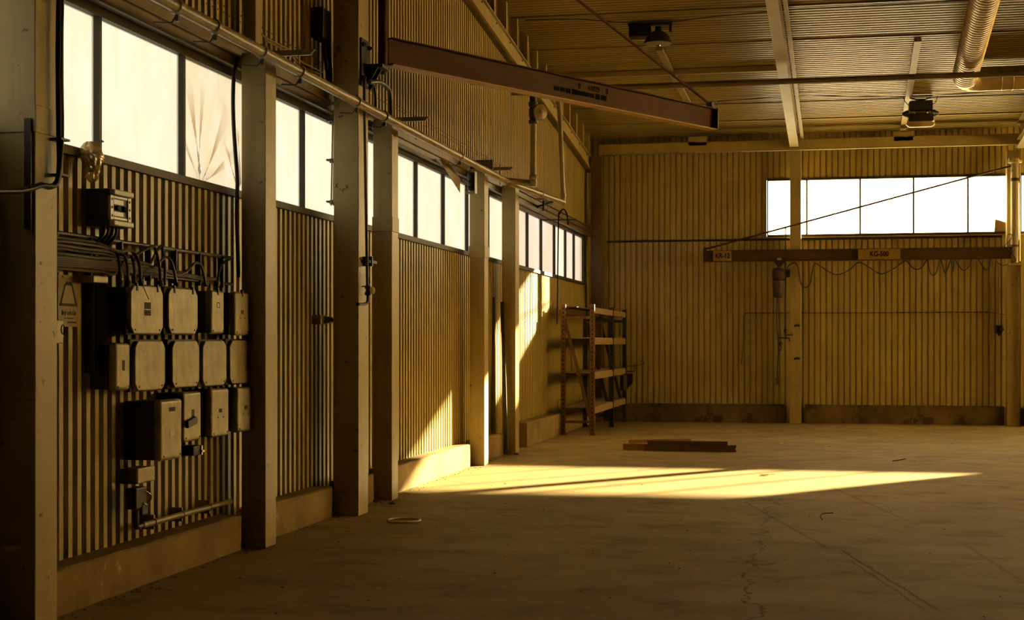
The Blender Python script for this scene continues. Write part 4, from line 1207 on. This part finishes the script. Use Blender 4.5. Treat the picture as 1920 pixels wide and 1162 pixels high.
# safety sign and socket at the near end
y0, y1, z0, z1 = box_yz(109, 147.5, 514, 612, -4.485)
t = thing('safety_sign', (-4.487, (y0 + y1) / 2, z0), 'paper safety sign with a grey padlock shape, hung by the nearest column', 'sign')
obj('paper', MB().box(-4.489, -4.485, y0, y1, z0, z1), 'poster', t)
w, h = y1 - y0, z1 - z0
P = lambda fy, fz: (-4.4845, y0 + w * fy, z0 + h * fz)
mb = MB().prism([P(.05, .40), P(.93, .40), P(.93, .45), P(.05, .45)], (.001, 0, 0)).prism([P(.05, .40), P(.13, .40), P(.36, .80), P(.30, .82)], (.001, 0, 0)).prism([P(.85, .40), P(.93, .40), P(.70, .82), P(.64, .80)], (.001, 0, 0)).prism([P(.30, .80), P(.70, .80), P(.62, .87), P(.38, .87)], (.001, 0, 0))
obj('printed_symbol', mb, 'print', t)
text('Bryt och L\u00e5s', h * .13, 'ink', (-4.4838, y0 + w * .5, z0 + h * .27), (R(90), 0, R(90)), t, 'sign_lettering', .0005).scale = (.85, 1, 1)
obj('print_line', MB().box(-4.4845, -4.484, y0 + w * .28, y0 + w * .75, z0 + h * .155, z0 + h * .175), 'print', t)
obj('print_line', MB().box(-4.4845, -4.484, y0 + w * .45, y0 + w * .88, z0 + h * .07, z0 + h * .10), 'print', t)
for f in (.2, .72):
    obj('pin', MB().lathe((-4.485, y0 + w * f, z1 - .012), (1, 0, 0), [(0, .006), (.004, .005)], 8), 'black', t)
y0, y1, z0, z1 = box_yz(103, 119.5, 599, 644, -4.40)
t = thing('socket_box', (-4.49, y0, z0), 'pale socket box half hidden by the nearest column, under the safety sign', 'socket')
obj('body', MB().box(-4.49, -4.41, y0 + .01, y1 - .01, z0 + .01, z1 - .01), 'boxbody', t, bevel=.008)
obj('cover', MB().box(-4.415, -4.40, y0, y1, z0, z1), 'boxcover', t, bevel=.01)
obj('hinge_line', MB().box(-4.40, -4.396, y0, y1, z0 + (z1 - z0) * .27, z0 + (z1 - z0) * .30), 'chrome', t)
obj('ring_mark', MB().tube([(-4.397, y0 + .09 + .02 * math.cos(a * .5), z0 + .085 + .028 * math.sin(a * .5)) for a in range(14)], .0025, 6), 'ink', t)

# hanging clear bag
q = at_x(172, 304, -4.40)
mb = MB(); seg, rows = 26, 22; vs = []
rnd = random.Random(9)
jit = [[rnd.uniform(-1, 1) for _ in range(seg)] for _ in range(rows)]
for j in range(rows):
    f = j / (rows - 1)
    rad = .058 * math.sin(math.pi * min(1, .12 + f * .86)) ** .55 * (1 + .15 * math.sin(f * 7))
    for k in range(seg):
        a = 2 * math.pi * k / seg
        rr = rad * (1 + .13 * math.sin(5 * a + 3 * f * 4) + .10 * math.sin(9 * a - 11 * f) + .07 * jit[j][k])
        vs.append((q.x + rr * math.cos(a), q.y + rr * 1.25 * math.sin(a), q.z + .125 - .25 * f))
fs = [(j * seg + k, j * seg + (k + 1) % seg, (j + 1) * seg + (k + 1) % seg, (j + 1) * seg + k) for j in range(rows - 1) for k in range(seg)]
fs += [tuple(range(seg)), tuple((rows - 1) * seg + k for k in reversed(range(seg)))]
t = thing('plastic_bag', q + Vector((0, 0, -.125)), 'crinkled clear plastic bag hanging on the first window post', 'bag')
obj('film', mb.add(vs, fs), 'bag', t)
obj('tie', MB().tube([(q.x, q.y, q.z + .12), (-4.44, MUL[2], q.z + .16), (-4.455, MUL[2], q.z + .17)], .004, 6), 'cable', t)
obj('contents', MB().lathe((q.x - .01, q.y, q.z - .06), (0, 0, 1), [(0, .02), (.02, .035), (.09, .032), (.12, .015)], 12), 'black', t, smooth=True)

# cables on the nearest column
for k, (dx, lb) in enumerate(((0, 'thick black cable running down the nearest column and bending to the left'), (5, 'second black cable close behind it on the nearest column'))):
    P = [(112 + dx, -30), (110 + dx, 60), (110 + dx, 150), (111 + dx, 250), (112 + dx - k * 4, 305), (109 + dx - k * 6, 335 + k * 3), (102, 347 + k), (90, 350 - 2 * k), (78, 347), (62, 352), (40, 357), (10, 358), (-30, 358)]
    tag(obj('column_cable', MB().tube(curve_pts([at_x(x, y, -4.125 + .0 * k + (.012 if k else 0)) for x, y in P], 6), .017 if k == 0 else .013, 10), 'cable', smooth=True), lb, 'cable')
for py in (262, 329):
    q = at_x(108, py, -4.15)
    tag(obj('cable_clip', MB().box(-4.168, -4.10, q.y - .05, q.y + .05, q.z - .006, q.z + .006), 'black'), 'upper cable clip on the nearest column' if py == 262 else 'lower cable clip on the nearest column', 'clip')
# dark slot in the nearest column, its shade drawn as black plates
YA = 7.35
a, b = at_y(47, 222, YA), at_y(60, 222, YA)
c, d = at_y(47, 281, YA), at_y(60, 286, YA)
tag(obj('slot_shade', MB().box(a.x, b.x, YA - .012, YA - .001, at_y(50, 430, YA).z, c.z - .015).box(a.x, b.x, YA - .012, YA - .001, c.z + .02, a.z).box(a.x, b.x, YA - .010, YA - .001, c.z - .03, c.z + .03), 'black', bevel=.001), 'dark slot drawn as black plates on the camera side of the nearest column', 'channel')
# black cable hanging beside the first windows
tag(obj('hanging_cable', MB().tube(curve_pts([at_x(x, y, -4.36) for x, y in ((446, 108), (439, 140), (437, 180), (438, 230), (441, 280), (445, 340), (444, 400), (446, 470), (447, 520))], 6), .016, 10), 'cable', smooth=True), 'thick black cable hanging down beside the buckled window film', 'cable')
t = thing('window_conduit', at_x(621, 385, -4.40), 'twin thin conduits with clips at the right edge of the second window', 'conduit')
obj('pipe', MB().tube([at_x(627, 190, -4.41), at_x(624, 215, -4.40), at_x(621, 385, -4.40)], .008, 8), 'pipe', t)
obj('pipe', MB().tube([at_x(633, 190, -4.41), at_x(627, 215, -4.40), at_x(625, 385, -4.40)], .008, 8), 'pipe', t)
for py in (226, 300, 378):
    q = at_x(623, py, -4.40)
    obj('clip', MB().box(-4.45, -4.385, q.y - .03, q.y + .05, q.z - .008, q.z + .008).box(-4.44, -4.38, q.y + .04, q.y + .07, q.z - .02, q.z + .02), 'black', t)
y0, y1, z0, z1 = box_yz(602, 615, 590, 608, -4.40)
t = thing('wall_socket', (-4.49, y0, z0), 'small pale socket on the ribbed wall left of the tallest column', 'socket')
obj('body', MB().box(-4.49, -4.40, y0, y1, z0, z1), 'boxcover', t, bevel=.01)
obj('plug', MB().lathe((-4.40, y1 + .05, (z0 + z1) / 2), (0, 1, 0), [(-.06, .03), (.0, .035), (.05, .03)], 12), 'boxcover', t, smooth=True)
# thin rail just under the second window
z = at_x(530, 389, -4.47).z
tag(obj('sill_wire', MB().tube([(-4.475, 11.1, z), (-4.475, 12.7, z)], .009, 8), 'pipe'), 'thin pipe under the sill of the second window', 'pipe')
# dark cable box by the crane column, above the pipe
q = at_x(640, 60, -4.44)
t = thing('dark_cabinet', (-4.45, q.y - .1, at_x(618, 72, -4.40).z), 'dark box and cables hanging in shadow left of the tallest column, above the pipe', 'electrical box')
obj('body', MB().box(-4.49, -4.37, at_x(606, 60, -4.37).y, at_x(622, 60, -4.37).y, at_x(610, 72, -4.37).z, at_x(610, 15, -4.37).z), 'black', t, bevel=.01)
obj('cable_tail', MB().tube(curve_pts([at_x(x, y, -4.42) for x, y in ((614, 70), (617, 100), (619, 130), (620, 170))], 5), .022, 8).tube(curve_pts([at_x(x, y, -4.42) for x, y in ((607, 70), (608, 100), (612, 130), (616, 160))], 5), .014, 8), 'cable', t, smooth=True)
tag(obj('film_strip', MB().prism([at_x(572, -10, -4.46), at_x(577, -10, -4.46), at_x(580, 60, -4.455), at_x(581, 142, -4.46), at_x(574, 142, -4.46), at_x(573, 60, -4.452)], (.003, 0, 0)), 'bag'), 'torn strip of clear film hanging on the upper wall', 'film')
t = thing('hanging_cables', at_x(590, 138, -4.38), 'loose pale cables sagging from the upper post to the wall pipe', 'cable')
obj('cable', MB().tube(curve_pts([Vector((-4.34, 11.10, at_x(498, 70, -4.38).z))] + [at_x(x, y, -4.38) for x, y in ((500, 72), (520, 82), (545, 95), (560, 112), (585, 126), (604, 136))], 5), .008, 6), 'pipe', t)
obj('cable', MB().tube(curve_pts([at_x(x, y, -4.36) for x, y in ((500, 77), (522, 88), (542, 100), (556, 116), (580, 131), (600, 139))], 5), .006, 6), 'pipe', t)

# screws in the upper wall sheet
mb = MB(); rnd = random.Random(3)
u = YB
while u < 24:
    u += PITCH
    if u < 7.5: continue
    yc = u + .038
    z = 4.22
    for dz in (0, -.045):
        if rnd.random() < .85:
            mb.lathe((XW + .032, yc + rnd.uniform(-.008, .008), z + dz + rnd.uniform(-.006, .006)), (1, 0, 0), [(0, .009), (.008, .009), (.012, .004)], 6)
tag(obj('wall_screws', mb, 'black'), 'rows of small dark screws across the upper left wall', 'screws', kind='stuff')

# ------------------------------------------------------------------ steel rack in the far left corner
XL, XRt = -4.205, -3.70
YR = (25.05, 27.55, 29.48)
HR = 2.26
rk = thing('storage_rack', ((XL + XRt) / 2, 27.3, 0), 'rusty steel storage rack with four shelves in the far left corner', 'rack')
for i, y in enumerate(YR):
    for x, mt in ((XL, 'rust' if i == 0 else 'rackdark'), (XRt, 'rust' if i == 0 else 'rackdark')):
        s_ = 1 if x == XL else -1
        mb = MB().box(x - .04, x + .04, y - .004, y, 0, HR).box(x - .04, x - .036, y, y + .06, 0, HR).box(x + .036, x + .04, y, y + .06, 0, HR)
        p = obj('upright', mb, mt, rk)
        hl = MB()
        zz_ = .08
        while zz_ < HR - .05:
            hl.box(x - .012, x + .012, y - .0055, y - .004, zz_, zz_ + .022); zz_ += .075
        obj('hole_row', hl, 'ink', p)
        obj('foot_plate', MB().box(x - .055, x + .055, y - .03, y + .08, 0, .008), mt, rk)
    mtb = 'rust' if i == 0 else 'rackdark'
    obj('cross_brace', MB().bar((XL, y + .02, 2.03), (XRt, y + .02, 2.03), .03, .05), mtb, rk)
    obj('cross_brace', MB().bar((XL, y + .02, .23), (XRt, y + .02, .23), .03, .05), mtb, rk)
    obj('diagonal_brace', MB().bar((XL + .03, y + .02, 1.97), (XRt - .03, y + .02, .27), .03, .055), mtb, rk)
for zt in (2.22, 1.68, 1.08, .48):
    for j in range(2):
        ya, yb_ = YR[j] + .05, YR[j + 1] + .01
        for x in (XL, XRt):
            obj('shelf_beam', MB().box(x - .028, x + .028, ya, yb_, zt - .115, zt - .01), 'rackbeam', rk, bevel=.004)
        if zt < 2.2:
            obj('shelf_board', MB().box(XL - .03, XRt + .02, ya + .03, yb_ - .03, zt - .01, zt + .008), 'board', rk)
        else:
            obj('shelf_board', MB().box(XL - .03, XL + .22, ya + .03, yb_ - .03, zt - .01, zt + .008), 'wooddark', rk)
for zt in (.52,):
    for y in (YR[0], YR[1]):
        obj('safety_hook', MB().tube([(XL - .04, y - .005, zt + .1), (XL - .10, y - .005, zt + .07), (XL - .10, y - .005, zt - .08), (XL - .04, y - .005, zt - .13)], .005, 6), 'black', rk)
# things at the far end of the rack
q = at_x(1178, 712, XRt)
t = thing('rack_clutter', (XRt + .02, 28.9, .62), 'dark metal bracket bundle hanging at the far end of the rack', 'bracket')
obj('plate', MB().prism([(XRt + .05, 29.15, .98), (XRt + .20, 29.15, .98), (XRt + .20, 29.15, .80), (XRt + .05, 29.15, .62)], (0, .12, 0)), 'black', t)
obj('block', MB().box(XRt + .031, XRt + .10, 28.6, 29.15, .66, .96), 'black', t, bevel=.01)
obj('upturned_hook', MB().tube([(XRt + .10, 29.1, 1.03), (XRt + .26, 29.1, 1.02), (XRt + .26, 29.1, 1.16)], .012, 8), 'black', t)
P = [at_y(x, y, 29.0) for x, y in ((1177, 686), (1190, 686), (1203, 683), (1208, 680), (1203, 677), (1200, 676))]
P[0] = Vector((XRt + .045, 29.32, P[0].z))
tag(obj('wire_loop', MB().tube(curve_pts(P, 5), .006, 6), 'black'), 'thin wire loop sticking out from the rack in front of the far wall', 'wire')

# perforated rail leaning on the column
pa = Vector((-4.255, 20.44, .01)); pb = at_y(944, 566, 20.56)
pb = Vector((-4.335, 20.56, pb.z))
rl = thing('leaning_rail', pa, 'dark perforated steel rail leaning on a left wall column', 'rail')
obj('rail_strip', MB().bar(pa, pb, .055, .03, up=(0, 1, 0)), 'rackdark', rl, bevel=.003)
hl = MB(); dv = (pb - pa)
for k in range(14):
    c = pa + dv * (.05 + .066 * k)
    hl.lathe(c + Vector((0, -.016, 0)), (0, -1, 0), [(0, .009), (.0015, .009)], 8)
obj('hole_row', hl, 'ink', rl)
tag(obj('leaning_board', MB().prism([(-4.47, 20.38, .31), (-4.40, 20.38, .31), (-4.44, 20.52, 2.25), (-4.47, 20.52, 2.25)], (0, .02, 0)), 'rackdark'), 'thin dark board standing on the kerb behind the leaning rail', 'board')

# ------------------------------------------------------------------ on the floor
def beam(label, pxa, pxb, y, z0, h, dep, mat, rot=0.0, notch=False):
    A_ = at_y(pxa, 800, y).x; B_ = at_y(pxb, 800, y).x
    L_ = B_ - A_
    mb = MB()
    pts = [(-L_ / 2, 0, 0), (L_ / 2, 0, 0), (L_ / 2, 0, h * .3), (L_ / 2 - .02, 0, h * .45), (L_ / 2, 0, h * .62), (L_ / 2, 0, h), (-L_ / 2, 0, h)] if notch else [(-L_ / 2, 0, 0), (L_ / 2, 0, 0), (L_ / 2, 0, h), (-L_ / 2, 0, h)]
    mb.prism(pts, (0, dep, 0))
    o = obj('timber', mb, mat, bevel=.004)
    o.location = ((A_ + B_) / 2, y + dep / 2, z0); o.rotation_euler = (0, 0, rot)
    return tag(o, label, 'timber', 'timbers lying on the floor')


yt_ = at_z(1290, 846).y
beam('front timber of the pile on the floor, thickest, with a notched end', 1208, 1380, yt_, 0, .098, .095, 'wooddark', notch=True)
beam('timber lying behind the front one, its pale end sticking out at the left', 1168, 1330, yt_ + .14, 0, .090, .10, 'wood', R(0))
beam('dark thin timber lying on top of the floor pile', 1214, 1364, yt_ + .03, .0985, .052, .07, 'wooddark')
A_ = at_y(1180, 800, yt_ + .17); B_ = at_y(1294, 800, yt_ + .62)
tag(obj('timber', MB().bar((A_.x, A_.y, .124), (B_.x, B_.y, .124), .07, .048), 'wood', bevel=.004), 'light timber lying askew on the back of the pile', 'timber', 'timbers lying on the floor')

# yellow leaves
def leaf(label, px, py, s_, a0):
    q = at_z(px, py); rnd = random.Random(px)
    mb = MB(); n = 16; vs = []
    for ring_, f in ((0, 0), (1, .5), (2, 1)):
        for k in range(n):
            a = 2 * math.pi * k / n
            lob = .62 + .38 * abs(math.cos(2.5 * a)) if f else 0
            vs.append((q.x + s_ * f * lob * math.cos(a + a0), q.y + s_ * f * lob * math.sin(a + a0) * .8, .006 + .010 * f * (math.sin(3 * a + px) + 1) * .5))
    fs = [(r_ * n + k, r_ * n + (k + 1) % n, (r_ + 1) * n + (k + 1) % n, (r_ + 1) * n + k) for r_ in range(2) for k in range(n)]
    t = thing('fallen_leaf', q, label, 'leaf', 'yellow leaves on the floor')
    obj('blade', mb.add(vs, fs), 'leaf', t)
    obj('stem', MB().tube(curve_pts([q + Vector((0, 0, .01)), q + Vector((s_ * math.cos(a0) * 1.1, s_ * math.sin(a0), .012)), q + Vector((s_ * math.cos(a0) * 1.7, s_ * math.sin(a0) * 1.5, .012))], 3), .003, 5), 'leaf', t)


leaf('yellow leaf lying in the sun patch', 1434, 891, .075, .3)
leaf('yellow leaf beyond the sun patch, nearer the timbers', 1464, 832, .065, 1.2)
leaf('yellow leaf beyond the sun patch, farther from the timbers', 1553, 836, .085, 3.0)
q = at_z(758, 976.5)
tag(obj('white_hoop', MB().tube([(q.x + .145 * math.cos(a * math.pi / 24), q.y + .145 * math.sin(a * math.pi / 24), .009) for a in range(49)], .0085, 8, cap=False), 'ring', smooth=True), 'thin white hoop lying on the floor by the tall columns', 'hoop')
tag(obj('twig', MB().tube(curve_pts([at_z(1674, 865) + Vector((0, 0, .008)), at_z(1685, 864) + Vector((0, 0, .012)), at_z(1698, 861) + Vector((0, 0, .008))], 4), .006, 6), 'ink'), 'small dark twig on the floor beyond the sun patch', 'twig')
tag(obj('cable_scrap', MB().tube(curve_pts([at_z(x, y) + Vector((0, 0, .004)) for x, y in ((1542, 975), (1538, 968), (1545, 963), (1562, 962))], 5), .0045, 6), 'ink'), 'curved dark scrap lying on the open floor', 'scrap')
# grit along the kerbs and scattered over the floor
mb = MB(); rnd = random.Random(21)
for i in range(420):
    if i < 300:
        y = rnd.uniform(7.6, 21); x = -4.30 + abs(rnd.gauss(0, .06)) + .012; s_ = rnd.uniform(.003, .012)
    else:
        q = at_z(rnd.uniform(420, 1900), 1162 - 340 * rnd.random() ** .6); x, y = q.x, q.y; s_ = rnd.uniform(.004, .012)
    a = rnd.uniform(0, 3); c_, s2 = math.cos(a) * s_, math.sin(a) * s_
    mb.add([(x - c_, y - s2, 0), (x + s2, y - c_, 0), (x + c_ * 1.6, y + s2, 0), (x, y, s_ * .7)], [(0, 1, 3), (1, 2, 3), (2, 0, 3), (0, 2, 1)])
tag(obj('floor_grit', mb, 'dirt'), 'dark grit and crumbs scattered on the floor and along the kerbs', 'grit', kind='stuff')
for px, py, s_ in ((703, 940, .05), (735, 945, .03), (968, 852, .035)):
    q = at_z(px, py)
    tag(obj('rubble', MB().lathe(q, (0, 0, 1), [(0, s_), (.008, s_ * 1.1), (.018, s_ * .5), (.022, s_ * .2)], 9), 'dirt'), {703: 'crumb of rubble at the foot of the tallest column', 735: 'crumb of rubble right of the tallest column', 968: 'crumb of rubble under the leaning rail'}[px], 'rubble')
